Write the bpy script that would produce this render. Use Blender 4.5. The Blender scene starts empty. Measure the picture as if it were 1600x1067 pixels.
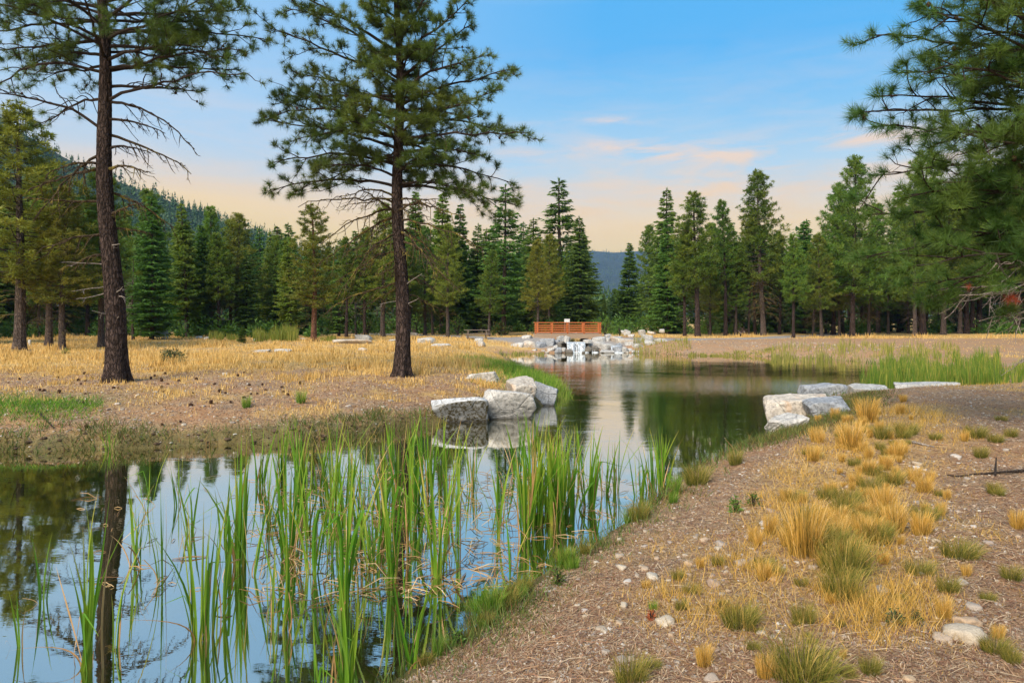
import bpy, math, random
import numpy as np
from mathutils import Vector, Matrix
random.seed(7); rng = np.random.default_rng(7)
PI = math.pi; R = math.radians
S = bpy.context.scene; COL = S.collection

# ---------------------------------------------------------------- camera
EYE = 3.1; FPX = 1067.0; HORIZON = 495.0          # eye height above the pond; level camera
cd = bpy.data.cameras.new('camera'); cam = bpy.data.objects.new('camera', cd); COL.objects.link(cam)
cam.location = (0, 0, EYE); cam.rotation_euler = (R(90), 0, 0)
cd.sensor_width = 36; cd.lens = 24.0; cd.shift_y = -38.5/1600
cd.clip_start = 0.05; cd.clip_end = 9000
S.camera = cam
def W(px, py, z=0.0):                              # point on the level z seen at a place of the photograph
    Y = (EYE-z)*FPX/(py-HORIZON); return ((px-800)/FPX*Y, Y, z)
def P(px, py, Y):
    return np.array([(px-800)/FPX*Y, Y, EYE-(py-HORIZON)/FPX*Y])

# ---------------------------------------------------------------- sky, sun, exposure
SUN_EL, SUN_AZ = R(40), R(212)                     # azimuth clockwise from north (+Y, the view direction)
EXPO = 2.15
world = bpy.data.worlds.new('World'); S.world = world; world.use_nodes = True
def sky_nodes():
    nt = world.node_tree; N = nt.nodes; L = nt.links; N.clear()
    out = N.new('ShaderNodeOutputWorld'); bg = N.new('ShaderNodeBackground')
    L.new(bg.outputs[0], out.inputs[0])
    tc = N.new('ShaderNodeTexCoord'); sp = N.new('ShaderNodeSeparateXYZ'); L.new(tc.outputs['Generated'], sp.inputs[0])
    def m(op, a, b=None, c=None):
        n = N.new('ShaderNodeMath'); n.operation = op
        for i, v in enumerate((a, b, c)):
            if v is None: continue
            if hasattr(v, 'links'): L.new(v, n.inputs[i])
            else: n.inputs[i].default_value = v
        return n.outputs[0]
    X, Y, Z = sp.outputs
    # slow warping so the colour bands are not level
    mp = N.new('ShaderNodeMapping'); mp.inputs['Scale'].default_value = (1.2, 1.2, 4.5); L.new(tc.outputs['Generated'], mp.inputs[0])
    n1 = N.new('ShaderNodeTexNoise'); n1.inputs['Scale'].default_value = 1.3; n1.inputs['Detail'].default_value = 4; L.new(mp.outputs[0], n1.inputs[0])
    zz = m('ADD', Z, m('MULTIPLY', m('SUBTRACT', n1.outputs[0], .5), .10)); zz = m('SUBTRACT', zz, m('MULTIPLY', m('MAXIMUM', m('MULTIPLY', X, -1), 0), .05))
    cr = N.new('ShaderNodeValToRGB'); L.new(zz, cr.inputs[0]); e = cr.color_ramp.elements
    def s2l(c): return tuple(((v/255)/12.92 if v < 10 else (((v/255)+.055)/1.055)**2.4) for v in c)+(1,)
    stops = [(0.0, (255,214,112)), (.07, (255,220,122)), (.11, (255,222,140)), (.145, (255,224,168)), (.18, (230,222,208)), (.22, (186,218,238)), (.29, (140,202,244)), (.36, (92,184,246)), (.41, (88,182,246)), (.455, (140,198,240)), (.60, (160,202,236)), (1, (110,165,218))]
    e[0].position, e[0].color = stops[0][0], s2l(stops[0][1]); e[1].position, e[1].color = stops[-1][0], s2l(stops[-1][1])
    for p_, c in stops[1:-1]:
        q = e.new(p_); q.color = s2l(c)
    pale = N.new('ShaderNodeMix'); pale.data_type = 'RGBA'; L.new(m('MULTIPLY', m('MINIMUM', m('MAXIMUM', m('MULTIPLY', m('SUBTRACT', .12, X), 1.25), 0), .62), m('MINIMUM', m('MAXIMUM', m('MULTIPLY', m('SUBTRACT', Z, .16), 12), 0), 1)), pale.inputs[0]); L.new(cr.outputs[0], pale.inputs[6]); pale.inputs[7].default_value = s2l((186, 214, 240))
    # thin sunset clouds: streaks in the direction (az, el), broken up by noise
    az = m('ARCTAN2', X, Y); el = m('ARCSINE', Z)
    mp2 = N.new('ShaderNodeMapping'); mp2.inputs['Scale'].default_value = (3, 3, 17); mp2.inputs['Rotation'].default_value = (0, R(7), 0); L.new(tc.outputs['Generated'], mp2.inputs[0])
    n2 = N.new('ShaderNodeTexNoise'); n2.inputs['Scale'].default_value = 2.2; n2.inputs['Detail'].default_value = 7; n2.inputs['Roughness'].default_value = .62; n2.inputs['Distortion'].default_value = .5; L.new(mp2.outputs[0], n2.inputs[0])
    wis = m('MULTIPLY', m('SUBTRACT', n2.outputs[0], .42), 4.5); wis = m('MINIMUM', m('MAXIMUM', wis, 0), 1)
    tot = None
    for (px, py, wx, wy, sl, am) in ((1010,236,110,15,-.06,1.0), (1160,246,85,19,.02,.7), (960,188,60,6,-.04,.55), (1372,213,80,13,-.10,1.0), (880,330,260,40,-.02,.5), (1250,310,220,45,0,.5), (500,300,300,50,0,.3), (820,240,60,10,-.08,.4), (1500,250,80,24,0,.6), (1100,285,230,25,-.03,.55)):
        a0 = math.atan((px-800)/FPX); e0 = math.atan((HORIZON-py)/math.hypot(FPX, px-800)); wa = wx/FPX; we = wy/FPX
        da = m('SUBTRACT', az, a0); u = m('DIVIDE', da, wa)
        v = m('DIVIDE', m('SUBTRACT', m('SUBTRACT', el, e0), m('MULTIPLY', da, sl)), we)
        g = m('EXPONENT', m('MULTIPLY', m('ADD', m('MULTIPLY', u, u), m('MULTIPLY', v, v)), -1))
        g = m('MULTIPLY', g, am); tot = g if tot is None else m('ADD', tot, g)
    # elsewhere round the sky the same kind of wisps go on
    rnd = m('MULTIPLY', m('SUBTRACT', 1, m('MINIMUM', m('MULTIPLY', m('ABSOLUTE', m('SUBTRACT', Z, .22)), 6), 1)), .25)
    tot = m('MINIMUM', m('MULTIPLY', m('ADD', tot, rnd), wis), .9)
    cc = N.new('ShaderNodeValToRGB'); L.new(Z, cc.inputs[0]); cc.color_ramp.elements[0].color = s2l((255,214,140)); cc.color_ramp.elements[0].position = .1
    cc.color_ramp.elements[1].color = s2l((248,222,204)); cc.color_ramp.elements[1].position = .26
    mx = N.new('ShaderNodeMix'); mx.data_type = 'RGBA'; L.new(tot, mx.inputs[0]); L.new(pale.outputs[2], mx.inputs[6]); L.new(cc.outputs[0], mx.inputs[7])
    # a share of the physical sky, with the sun lamp's direction
    st = N.new('ShaderNodeTexSky'); st.sky_type = 'NISHITA'; st.sun_disc = False; st.sun_elevation = SUN_EL; st.sun_rotation = SUN_AZ
    ns = N.new('ShaderNodeVectorMath'); ns.operation = 'SCALE'; ns.inputs['Scale'].default_value = .1; L.new(st.outputs[0], ns.inputs[0])
    m2 = N.new('ShaderNodeMix'); m2.data_type = 'RGBA'; m2.inputs[0].default_value = .06; L.new(mx.outputs[2], m2.inputs[6]); L.new(ns.outputs[0], m2.inputs[7])
    L.new(m2.outputs[2], bg.inputs[0]); bg.inputs[1].default_value = 1.06/2**EXPO
sky_nodes()
sl = bpy.data.lights.new('sun', 'SUN'); sun = bpy.data.objects.new('sun', sl); COL.objects.link(sun)
sl.energy = 1.5; sl.angle = R(40); sl.color = (1, .88, .72)
_d = Vector((math.sin(SUN_AZ)*math.cos(SUN_EL), math.cos(SUN_AZ)*math.cos(SUN_EL), math.sin(SUN_EL)))
sun.rotation_euler = _d.to_track_quat('Z', 'Y').to_euler(); sun.location = (0, -20, 40)
S.view_settings.view_transform = 'Standard'; S.view_settings.look = 'None'
S.view_settings.exposure = EXPO; S.view_settings.gamma = 1; S.view_settings.use_curve_mapping = False
S.render.engine = 'CYCLES'
S.cycles.max_bounces = 6; S.cycles.diffuse_bounces = 2; S.cycles.glossy_bounces = 3; S.cycles.transparent_max_bounces = 12; S.cycles.transmission_bounces = 3; S.cycles.volume_bounces = 0
S.cycles.use_denoising = True
S.cycles.caustics_reflective = False; S.cycles.caustics_refractive = False

# ---------------------------------------------------------------- helpers
def props(o, label=None, cat=None, group=None, kind=None):
    if label: o['label'] = label
    if cat: o['category'] = cat
    if group: o['group'] = group
    if kind: o['kind'] = kind
    return o
class MB:
    def __init__(s): s.V = []; s.F = []; s.A = []; s.M = []; s.n = 0
    def add(s, V, F, a=0.0, m=0):
        V = np.asarray(V, float).reshape(-1, 3); F = np.asarray(F, int).reshape(-1, 3)
        if not len(V): return
        s.V.append(V); s.F.append(F+s.n); s.A.append(np.broadcast_to(np.asarray(a, float), (len(V),)).copy()); s.M.append(np.full(len(F), m)); s.n += len(V)
    def mesh(s, name, mats, smooth=False):
        V = np.concatenate(s.V); F = np.concatenate(s.F); A = np.concatenate(s.A); M = np.concatenate(s.M)
        me = bpy.data.meshes.new(name); me.vertices.add(len(V)); me.vertices.foreach_set('co', V.astype(np.float32).ravel())
        me.loops.add(3*len(F)); me.loops.foreach_set('vertex_index', F.astype(np.int32).ravel())
        me.polygons.add(len(F)); me.polygons.foreach_set('loop_start', np.arange(0, 3*len(F), 3, dtype=np.int32))
        if not isinstance(mats, (list, tuple)): mats = [mats]
        for q in mats: me.materials.append(q)
        me.polygons.foreach_set('material_index', M.astype(np.int32))
        me.polygons.foreach_set('use_smooth', np.full(len(F), smooth))
        at = me.attributes.new('rnd', 'FLOAT', 'POINT'); at.data.foreach_set('value', A.astype(np.float32))
        me.update(calc_edges=True); return me
    def obj(s, name, mats, parent=None, smooth=False, loc=None):
        return link(name, s.mesh(name, mats, smooth), parent, loc)
def link(name, me, parent=None, loc=None):
    o = bpy.data.objects.new(name, me); COL.objects.link(o)
    if parent: o.parent = parent
    if loc is not None: o.location = tuple(loc)
    return o
def empty(name, loc, rz=0):
    o = bpy.data.objects.new(name, None); COL.objects.link(o); o.location = tuple(loc); o.rotation_euler = (0, 0, rz); o.empty_display_size = .2; return o
def copy_tree(o):
    c = o.copy(); COL.objects.link(c)
    for ch in o.children:
        k = ch.copy(); COL.objects.link(k); k.parent = c
    return c
def unit(v): v = np.asarray(v, float); return v/(np.linalg.norm(v)+1e-9)
_tube_cache = {}
def tube(mb, pts, rad, k=6, a=0.0, m=0):
    pts = np.asarray(pts, float); n = len(pts); rad = np.broadcast_to(np.asarray(rad, float), (n,))
    T = np.gradient(pts, axis=0); T /= np.linalg.norm(T, axis=1)[:, None]+1e-9
    ref = np.array([0, 0, 1.]) if abs(T[0, 2]) < .9 else np.array([1., 0, 0])
    U = np.cross(T, ref); U /= np.linalg.norm(U, axis=1)[:, None]+1e-9; Vv = np.cross(T, U)
    th = np.arange(k)/k*2*PI
    ring = pts[:, None]+rad[:, None, None]*(np.cos(th)[None, :, None]*U[:, None]+np.sin(th)[None, :, None]*Vv[:, None])
    if (n, k) not in _tube_cache:
        F = []
        for i in range(n-1):
            for j in range(k):
                p, q, r_, t = i*k+j, i*k+(j+1) % k, (i+1)*k+(j+1) % k, (i+1)*k+j
                F += [(p, q, r_), (p, r_, t)]
        for j in range(1, k-1): F += [(0, j+1, j), ((n-1)*k, (n-1)*k+j, (n-1)*k+j+1)]
        _tube_cache[(n, k)] = np.array(F)
    mb.add(ring.reshape(-1, 3), _tube_cache[(n, k)], a, m)
BOXF = np.array([(0,2,1),(0,3,2),(4,5,6),(4,6,7),(0,1,5),(0,5,4),(1,2,6),(1,6,5),(2,3,7),(2,7,6),(3,0,4),(3,4,7)])
def box(mb, c, s, rz=0.0, ry=0.0, a=0.0, m=0):
    x, y, z = np.array(s)/2
    V = np.array([(-x,-y,-z),(x,-y,-z),(x,y,-z),(-x,y,-z),(-x,-y,z),(x,-y,z),(x,y,z),(-x,y,z)])
    M = np.array((Matrix.Rotation(rz, 3, 'Z') @ Matrix.Rotation(ry, 3, 'Y'))); mb.add(V@M.T+np.array(c), BOXF, a, m)
# smooth value noise
_perm = rng.random((256, 256))
def vn(x, y):
    xi = np.floor(x).astype(int); yi = np.floor(y).astype(int); fx = x-xi; fy = y-yi; fx = fx*fx*(3-2*fx); fy = fy*fy*(3-2*fy)
    g = lambda i, j: _perm[i & 255, j & 255]
    return (g(xi, yi)*(1-fx)+g(xi+1, yi)*fx)*(1-fy)+(g(xi, yi+1)*(1-fx)+g(xi+1, yi+1)*fx)*fy
def fbm(x, y, o=4, s=1.0):
    r_ = 0; am = .5; 
    for i in range(o): r_ = r_+am*vn(x*s+17.3*i, y*s+9.1*i); s *= 2.03; am *= .5
    return r_
def sst(a, b, x): t = np.clip((x-a)/(b-a), 0, 1); return t*t*(3-2*t)
_icos = {}
def ico(n):
    if n not in _icos:
        t = (1+5**.5)/2; V = [(-1,t,0),(1,t,0),(-1,-t,0),(1,-t,0),(0,-1,t),(0,1,t),(0,-1,-t),(0,1,-t),(t,0,-1),(t,0,1),(-t,0,-1),(-t,0,1)]
        F = [(0,11,5),(0,5,1),(0,1,7),(0,7,10),(0,10,11),(1,5,9),(5,11,4),(11,10,2),(10,7,6),(7,1,8),(3,9,4),(3,4,2),(3,2,6),(3,6,8),(3,8,9),(4,9,5),(2,4,11),(6,2,10),(8,6,7),(9,8,1)]
        V = [unit(v) for v in V]
        for _ in range(n):
            mid = {}; G = []
            def mp(a, b):
                k = (min(a, b), max(a, b))
                if k not in mid: mid[k] = len(V); V.append(unit((V[a]+V[b])/2))
                return mid[k]
            for a, b, c in F:
                x, y, z = mp(a, b), mp(b, c), mp(c, a); G += [(a,x,z),(b,y,x),(c,z,y),(x,y,z)]
            F = G
        _icos[n] = (np.array(V), np.array(F))
    return _icos[n]

# ---------------------------------------------------------------- materials
class NT:
    def __init__(s, name):
        s.m = bpy.data.materials.new(name); s.m.use_nodes = True; s.t = s.m.node_tree; s.N = s.t.nodes; s.N.clear()
        s.out = s.N.new('ShaderNodeOutputMaterial')
    def n(s, typ, **kw):
        q = s.N.new('ShaderNode'+typ)
        for k, v in kw.items(): setattr(q, k, v)
        return q
    def L(s, a, b): s.t.links.new(a, b)
    def put(s, sock, v):
        if hasattr(v, 'links'): s.L(v, sock)
        else: sock.default_value = v if not isinstance(v, tuple) or len(v) != 3 or sock.type != 'RGBA' else v+(1,)
    def math(s, op, a, b=0.0, clamp=False):
        q = s.n('Math', operation=op, use_clamp=clamp); s.put(q.inputs[0], a); s.put(q.inputs[1], b); return q.outputs[0]
    def noise(s, scale, detail=4, rough=.55, vec=None, dist=0.0):
        q = s.n('TexNoise'); q.inputs['Scale'].default_value = scale; q.inputs['Detail'].default_value = detail; q.inputs['Roughness'].default_value = rough; q.inputs['Distortion'].default_value = dist
        s.L(vec if vec is not None else s.obj(), q.inputs['Vector']); return q.outputs[0]
    def vor(s, scale, vec=None, feat='F1', out=0):
        q = s.n('TexVoronoi', feature=feat); q.inputs['Scale'].default_value = scale; s.L(vec if vec is not None else s.obj(), q.inputs['Vector']); return q.outputs[out]
    def obj(s):
        if not hasattr(s, '_o'): s._o = s.n('TexCoord').outputs['Object']
        return s._o
    def pos(s):
        if not hasattr(s, '_p'): s._p = s.n('NewGeometry').outputs['Position']
        return s._p
    def map(s, vec, scale, rot=(0, 0, 0)):
        q = s.n('Mapping'); q.inputs['Scale'].default_value = scale; q.inputs['Rotation'].default_value = rot; s.L(vec, q.inputs[0]); return q.outputs[0]
    def ramp(s, f, stops, interp='LINEAR'):
        q = s.n('ValToRGB'); s.put(q.inputs[0], f); e = q.color_ramp.elements; q.color_ramp.interpolation = interp
        c4 = lambda c: (c, c, c, 1) if not isinstance(c, tuple) else c+(1,)
        e[0].position, e[0].color = stops[0][0], c4(stops[0][1]); e[1].position, e[1].color = stops[-1][0], c4(stops[-1][1])
        for p_, c in stops[1:-1]: z = e.new(p_); z.color = c4(c)
        return q.outputs[0]
    def mix(s, f, a, b, blend='MIX'):
        q = s.n('Mix', data_type='RGBA', blend_type=blend); s.put(q.inputs[0], f); s.put(q.inputs[6], a); s.put(q.inputs[7], b); return q.outputs[2]
    def attr(s, name, out='Fac'): return s.n('Attribute', attribute_name=name).outputs[out]
    def rnd(s): return s.n('ObjectInfo').outputs['Random']
    def bump(s, h, strength=.5, dist=.02):
        q = s.n('Bump'); q.inputs['Strength'].default_value = strength; q.inputs['Distance'].default_value = dist; s.L(h, q.inputs['Height']); return q.outputs[0]
    def bsdf(s, col, rough=.8, bump=None, spec=.3, trans=None, transw=.35):
        b = s.n('BsdfPrincipled'); s.put(b.inputs['Base Color'], col); s.put(b.inputs['Roughness'], rough); b.inputs['Specular IOR Level'].default_value = spec
        if bump is not None: s.L(bump, b.inputs['Normal'])
        o = b.outputs[0]
        if trans is not None:
            t = s.n('BsdfTranslucent'); s.put(t.inputs[0], trans); x = s.n('MixShader'); x.inputs[0].default_value = transw
            s.L(o, x.inputs[1]); s.L(t.outputs[0], x.inputs[2]); o = x.outputs[0]
        s.L(o, s.out.inputs[0]); return s.m

def mat_bark(name, plate, crack, scale=1.0, lichen=False):
    k = NT(name); v = k.map(k.obj(), (9*scale, 9*scale, 2.4*scale)); nz = k.noise(2.5, 3, vec=v)
    vv = k.n('VectorMath', operation='ADD'); k.L(v, vv.inputs[0]); sc = k.n('VectorMath', operation='SCALE'); sc.inputs['Scale'].default_value = 1.9
    wn = k.n('TexNoise'); wn.inputs['Scale'].default_value = 1.1; wn.inputs['Detail'].default_value = 5; k.L(v, wn.inputs[0]); k.L(wn.outputs[1], sc.inputs[0]); k.L(sc.outputs[0], vv.inputs[1])
    d = k.vor(1.6, vec=vv.outputs[0], feat='DISTANCE_TO_EDGE'); cell = k.vor(1.6, vec=vv.outputs[0], out=1)
    pl = k.mix(k.math('MULTIPLY', k.n('SeparateColor').outputs[0], 1), plate, plate)
    sep = k.n('SeparateColor'); k.L(cell, sep.inputs[0])
    c = k.mix(sep.outputs[0], tuple(x*.6 for x in plate), tuple(min(1, x*1.5) for x in plate))
    fine = k.noise(40*scale, 4, .7); c = k.mix(k.ramp(fine, [(.35, 0.0), (.7, .55)]), c, tuple(x*1.9 for x in plate))
    e = k.ramp(d, [(0.0, 0.0), (.07, .55), (.22, 1.0)]); c = k.mix(e, crack, c)
    if lichen: c = k.mix(k.ramp(k.noise(2.2, 5, .7), [(.52, 0.0), (.62, .75)]), c, (.30, .24, .05))
    h = k.math('ADD', k.math('MULTIPLY', e, 1.0), k.math('MULTIPLY', fine, .5))
    return k.bsdf(c, .95, k.bump(h, .9, .04*(1/scale)), .1)
bark_dark = mat_bark('dark_pine_bark', (.058, .041, .036), (.012, .009, .008))
bark_grey = mat_bark('grey_pine_bark', (.10, .078, .068), (.02, .015, .013), 1.2)
bark_red = mat_bark('reddish_pine_bark', (.17, .085, .055), (.03, .018, .014), 1.2)
bark_limb = mat_bark('limb_bark', (.06, .045, .038), (.02, .015, .012), 3)
bark_lichen = mat_bark('lichen_limb_bark', (.085, .062, .04), (.03, .022, .015), 3, True)
dead_wood = mat_bark('bleached_dead_wood', (.32, .28, .25), (.10, .08, .07), 4)
def mat_leaf(name, dark, light, warm=None, trans=.35, var=.25, dead=0.0):
    k = NT(name); a = k.attr('rnd'); c = k.mix(a, dark, light)
    if warm: c = k.mix(k.ramp(k.noise(.55, 3), [(.42, 0.0), (.68, .8)]), c, warm)
    r_ = k.rnd(); c = k.mix(k.math('MULTIPLY', r_, var), c, tuple(x*1.7 for x in light))
    hs = k.n('HueSaturation'); k.L(c, hs.inputs['Color']); k.L(k.math('ADD', .475, k.math('MULTIPLY', k.math('FRACT', k.math('MULTIPLY', r_, 7.3)), .04)), hs.inputs['Hue']); c = hs.outputs[0]
    return k.bsdf(c, .55, None, .35, c, trans)
needle_hero = mat_leaf('pine_needles', (.025, .07, .014), (.13, .24, .04), (.14, .19, .03), .42, 0)
needle_far = mat_leaf('far_pine_needles', (.025, .07, .012), (.16, .28, .035), (.20, .24, .03), .4)
needle_warm = mat_leaf('olive_pine_needles', (.05, .08, .014), (.23, .27, .035), (.25, .25, .035), .4)
needle_fir = mat_leaf('fir_needles', (.018, .06, .014), (.13, .24, .035), None, .4)
needle_blue = mat_leaf('distant_fir_needles', (.022, .055, .02), (.08, .14, .035), None, .25)
needle_dead = mat_leaf('dead_red_needles', (.30, .09, .03), (.5, .17, .06), None, .3, 0)
bush_leaf = mat_leaf('bush_leaves', (.05, .12, .02), (.17, .30, .05), None, .4)
bush_dark = mat_leaf('dark_shrub_leaves', (.02, .05, .02), (.06, .11, .04), None, .3)
def mat_ramp_leaf(name, stops, trans=.35, rough=.6):
    k = NT(name); c = k.ramp(k.attr('rnd'), stops); return k.bsdf(c, rough, None, .3, c, trans)
cattail_mat = mat_ramp_leaf('cattail_leaf', [(0, (.05, .17, .012)), (.35, (.12, .30, .02)), (.6, (.26, .40, .035)), (.8, (.52, .46, .08)), (1, (.50, .26, .09))], .45, .4)
cattail_dead = mat_ramp_leaf('dead_cattail_leaf', [(0, (.20, .10, .04)), (.5, (.48, .29, .12)), (1, (.66, .50, .28))], .2)
straw_mat = mat_ramp_leaf('dry_grass', [(0, (.20, .11, .035)), (.25, (.55, .34, .10)), (.5, (.78, .53, .18)), (.72, (.84, .62, .28)), (.88, (.62, .33, .08)), (1, (.22, .25, .05))], .4)
gold_mat = mat_ramp_leaf('golden_bunch_grass', [(0, (.10, .09, .025)), (.22, (.36, .24, .05)), (.5, (.66, .40, .08)), (.75, (.80, .50, .12)), (1, (.86, .64, .28))], .4)
olive_grass = mat_ramp_leaf('olive_grass', [(0, (.06, .08, .015)), (.4, (.19, .20, .03)), (.75, (.40, .32, .07)), (1, (.55, .38, .12))], .4)
green_grass = mat_ramp_leaf('green_bank_grass', [(0, (.06, .15, .015)), (.4, (.17, .34, .03)), (.75, (.34, .45, .06)), (1, (.52, .46, .15))], .45)
weed_mat = mat_ramp_leaf('bank_weeds', [(0, (.10, .05, .025)), (.35, (.11, .13, .03)), (.65, (.10, .20, .035)), (.85, (.36, .26, .08)), (1, (.30, .12, .07))], .35)
litter_mat = mat_ramp_leaf('fallen_needles', [(0, (.12, .06, .04)), (.4, (.30, .16, .095)), (.7, (.40, .26, .15)), (1, (.50, .40, .28))], .1, .8)
def mat_rock(name, light, mid, dark, moss=.0, warm=0.0, wet=True):
    k = NT(name); n1 = k.noise(1.8, 6, .65); n2 = k.noise(11, 6, .7); n3 = k.noise(70, 2, .6)
    c = k.mix(k.ramp(n1, [(.36, 0.0), (.58, 1.0)]), mid, light); c = k.mix(k.ramp(n2, [(.36, .75), (.52, 0.0)]), c, dark)
    c = k.mix(k.ramp(n3, [(.36, .6), (.48, 0.0)]), c, dark); 
    if warm: c = k.mix(k.ramp(k.noise(1.3, 4, .6, dist=1.0), [(.5, 0.0), (.66, warm)]), c, (.48, .30, .17))
    cr = k.vor(.9, vec=k.map(k.obj(), (1, 1.4, 1.8), (.4, .3, .2)), feat='DISTANCE_TO_EDGE'); cr2 = k.ramp(cr, [(0.0, 0.0), (.022, 1.0)]); c = k.mix(cr2, k.mix(.6, dark, c), c)
    sp = k.n('SeparateXYZ'); k.L(k.pos(), sp.inputs[0])
    if moss:
        mm = k.math('MULTIPLY', k.ramp(n2, [(.40, 0.0), (.55, 1.0)]), moss); g = k.n('NewGeometry'); s2 = k.n('SeparateXYZ'); k.L(g.outputs['Normal'], s2.inputs[0])
        c = k.mix(k.math('MULTIPLY', mm, k.ramp(s2.outputs[2], [(.25, 1.0), (.6, 0.0)])), c, (.075, .062, .03))
    if wet: c = k.mix(k.ramp(k.math('ADD', sp.outputs[2], k.math('MULTIPLY', n1, .12)), [(.07, .75), (.16, 0.0)]), c, (.06, .05, .035))
    h = k.math('ADD', k.math('MULTIPLY', n2, .5), k.math('ADD', k.math('MULTIPLY', n3, .12), k.math('MULTIPLY', cr2, .35)))
    return k.bsdf(c, .85, k.bump(h, .8, .06), .25)
rock_white = mat_rock('pale_granite', (.56, .545, .52), (.40, .39, .375), (.16, .155, .15))
rock_warm = mat_rock('tan_granite', (.60, .55, .48), (.42, .38, .34), (.17, .15, .13), 0, .7)
rock_grey = mat_rock('blue_grey_granite', (.40, .42, .45), (.25, .27, .30), (.09, .095, .11))
rock_moss = mat_rock('mossy_granite', (.58, .60, .63), (.42, .44, .47), (.12, .12, .12), 1.0)
rock_dark = mat_rock('wet_dark_granite', (.24, .22, .20), (.14, .125, .11), (.04, .04, .036), .5)
def mat_pebble():
    k = NT('river_pebbles'); c = k.ramp(k.attr('rnd'), [(0, (.13, .11, .10)), (.25, (.27, .24, .22)), (.5, (.36, .30, .24)), (.7, (.46, .31, .20)), (.85, (.50, .46, .40)), (1, (.66, .63, .58))])
    o = k.math('MULTIPLY', k.rnd(), 1.0); c = k.mix(k.ramp(k.noise(30, 4, .7), [(.4, .35), (.6, 0.0)]), c, (.16, .13, .11)); return k.bsdf(c, .8, k.bump(k.noise(60, 3), .3, .01), .3)
pebble_mat = mat_pebble()
def mat_stone():
    k = NT('field_stone'); c = k.ramp(k.rnd(), [(0, (.52, .46, .37)), (.3, (.40, .32, .23)), (.5, (.33, .29, .26)), (.7, (.48, .34, .21)), (.85, (.30, .22, .18)), (1, (.60, .57, .52))])
    c = k.mix(k.ramp(k.noise(14, 5, .7), [(.40, .5), (.58, 0.0)]), c, (.20, .16, .13)); return k.bsdf(c, .8, k.bump(k.noise(25, 4), .4, .02), .3)
stone_mat = mat_stone()
def mat_plain(name, col, rough=.6, n=20, var=.5, spec=.3):
    k = NT(name); c = k.mix(k.ramp(k.noise(n, 4, .6), [(.35, 0.0), (.7, 1.0)]), tuple(x*(1-var) for x in col), col); return k.bsdf(c, rough, k.bump(k.noise(n*3, 3), .2, .01), spec)
def mat_wood(name, col):
    k = NT(name); g = k.noise(3, 5, .6, vec=k.map(k.obj(), (2, 12, 12)), dist=.4); c = k.mix(g, tuple(x*.55 for x in col), tuple(min(1, x*1.3) for x in col)); return k.bsdf(c, .5, k.bump(g, .3, .01), .35)
bridge_wood = mat_wood('orange_stained_timber', (.42, .12, .035)); grey_wood = mat_wood('weathered_timber', (.19, .15, .125)); deck_wood = mat_wood('dull_bridge_deck_timber', (.30, .22, .16))
white_paint = mat_plain('white_paint', (.78, .80, .82), .5); roof_grey = mat_plain('grey_metal_roof', (.30, .33, .38), .5, 4); wall_dark = mat_plain('brown_siding', (.10, .085, .07), .8, 3); glass_dark = mat_plain('window_glass', (.05, .06, .08), .1); chair_blue = mat_plain('pale_blue_plastic', (.42, .58, .72), .5)
cone_mat = mat_plain('pine_cone_scales', (.085, .038, .02), .8, 60, .7)

# ---------------------------------------------------------------- the pond outline and the lie of the land
SH = [(-400,712),(-100,708),(0,706),(60,707),(120,702),(200,700),(300,697),(350,694),(400,691),(480,687),(560,680),(620,672),(690,662),(760,650),(830,640),(868,628),(884,618),(878,606),(850,597),(815,585),(806,572),(800,561),(780,555),(790,552.5),(840,552),(880,551.5),(930,551),(990,551.5),(1030,553),(1060,554),(1100,555.5),(1150,556),(1200,557),(1250,559.5),(1300,562),(1350,566),(1400,571),(1480,576),(1540,585),(1566,597),(1540,608),(1480,613),(1400,613),(1345,616),(1290,628),(1235,650),(1222,680),(1195,697),(1150,712),(1100,736),(1060,755),(1020,782),(985,808),(930,842),(880,875),(830,912),(770,952),(720,990),(670,1025),(620,1060),(560,1110),(480,1190),(350,1320),(100,1600),(-600,1900)]
POLY = [W(a, b)[:2] for a, b in SH]+[(-8, -1.5), (-30, -3), (-34, 8), (-30, 17)]
def smooth_poly(Pn, it=2):
    Pn = np.array(Pn)
    for _ in range(it):
        Q = np.roll(Pn, -1, 0); Pn = np.stack([.75*Pn+.25*Q, .25*Pn+.75*Q], 1).reshape(-1, 2)
    return Pn
POLY = smooth_poly(POLY, 1); PB = np.roll(POLY, -1, 0)
def shore(x, y):                                    # signed distance to the waterline, negative over water
    x = np.asarray(x, float); y = np.asarray(y, float); d2 = np.full(x.shape, 1e18); ins = np.zeros(x.shape, bool)
    for (ax, ay), (bx, by) in zip(POLY, PB):
        ex, ey = bx-ax, by-ay; wx, wy = x-ax, y-ay; t = np.clip((wx*ex+wy*ey)/(ex*ex+ey*ey+1e-12), 0, 1)
        d2 = np.minimum(d2, (wx-t*ex)**2+(wy-t*ey)**2)
        if ay != by: ins ^= ((ay > y) != (by > y)) & (x < (bx-ax)*(y-ay)/(by-ay)+ax)
    d = np.sqrt(d2); return np.where(ins, -d, d)
def seg_d(x, y, pts):
    d = np.full(np.shape(x), 1e9)
    for (ax, ay), (bx, by) in zip(pts[:-1], pts[1:]):
        t = np.clip(((x-ax)*(bx-ax)+(y-ay)*(by-ay))/((bx-ax)**2+(by-ay)**2), 0, 1); d = np.minimum(d, np.hypot(x-ax-t*(bx-ax), y-ay-t*(by-ay)))
    return d
LOWBANK = [W(1350, 612)[:2], W(1460, 607)[:2], W(1600, 602)[:2], W(1750, 600)[:2]]
FX = (900-800)/FPX*60.0                            # middle of the waterfall
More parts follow.
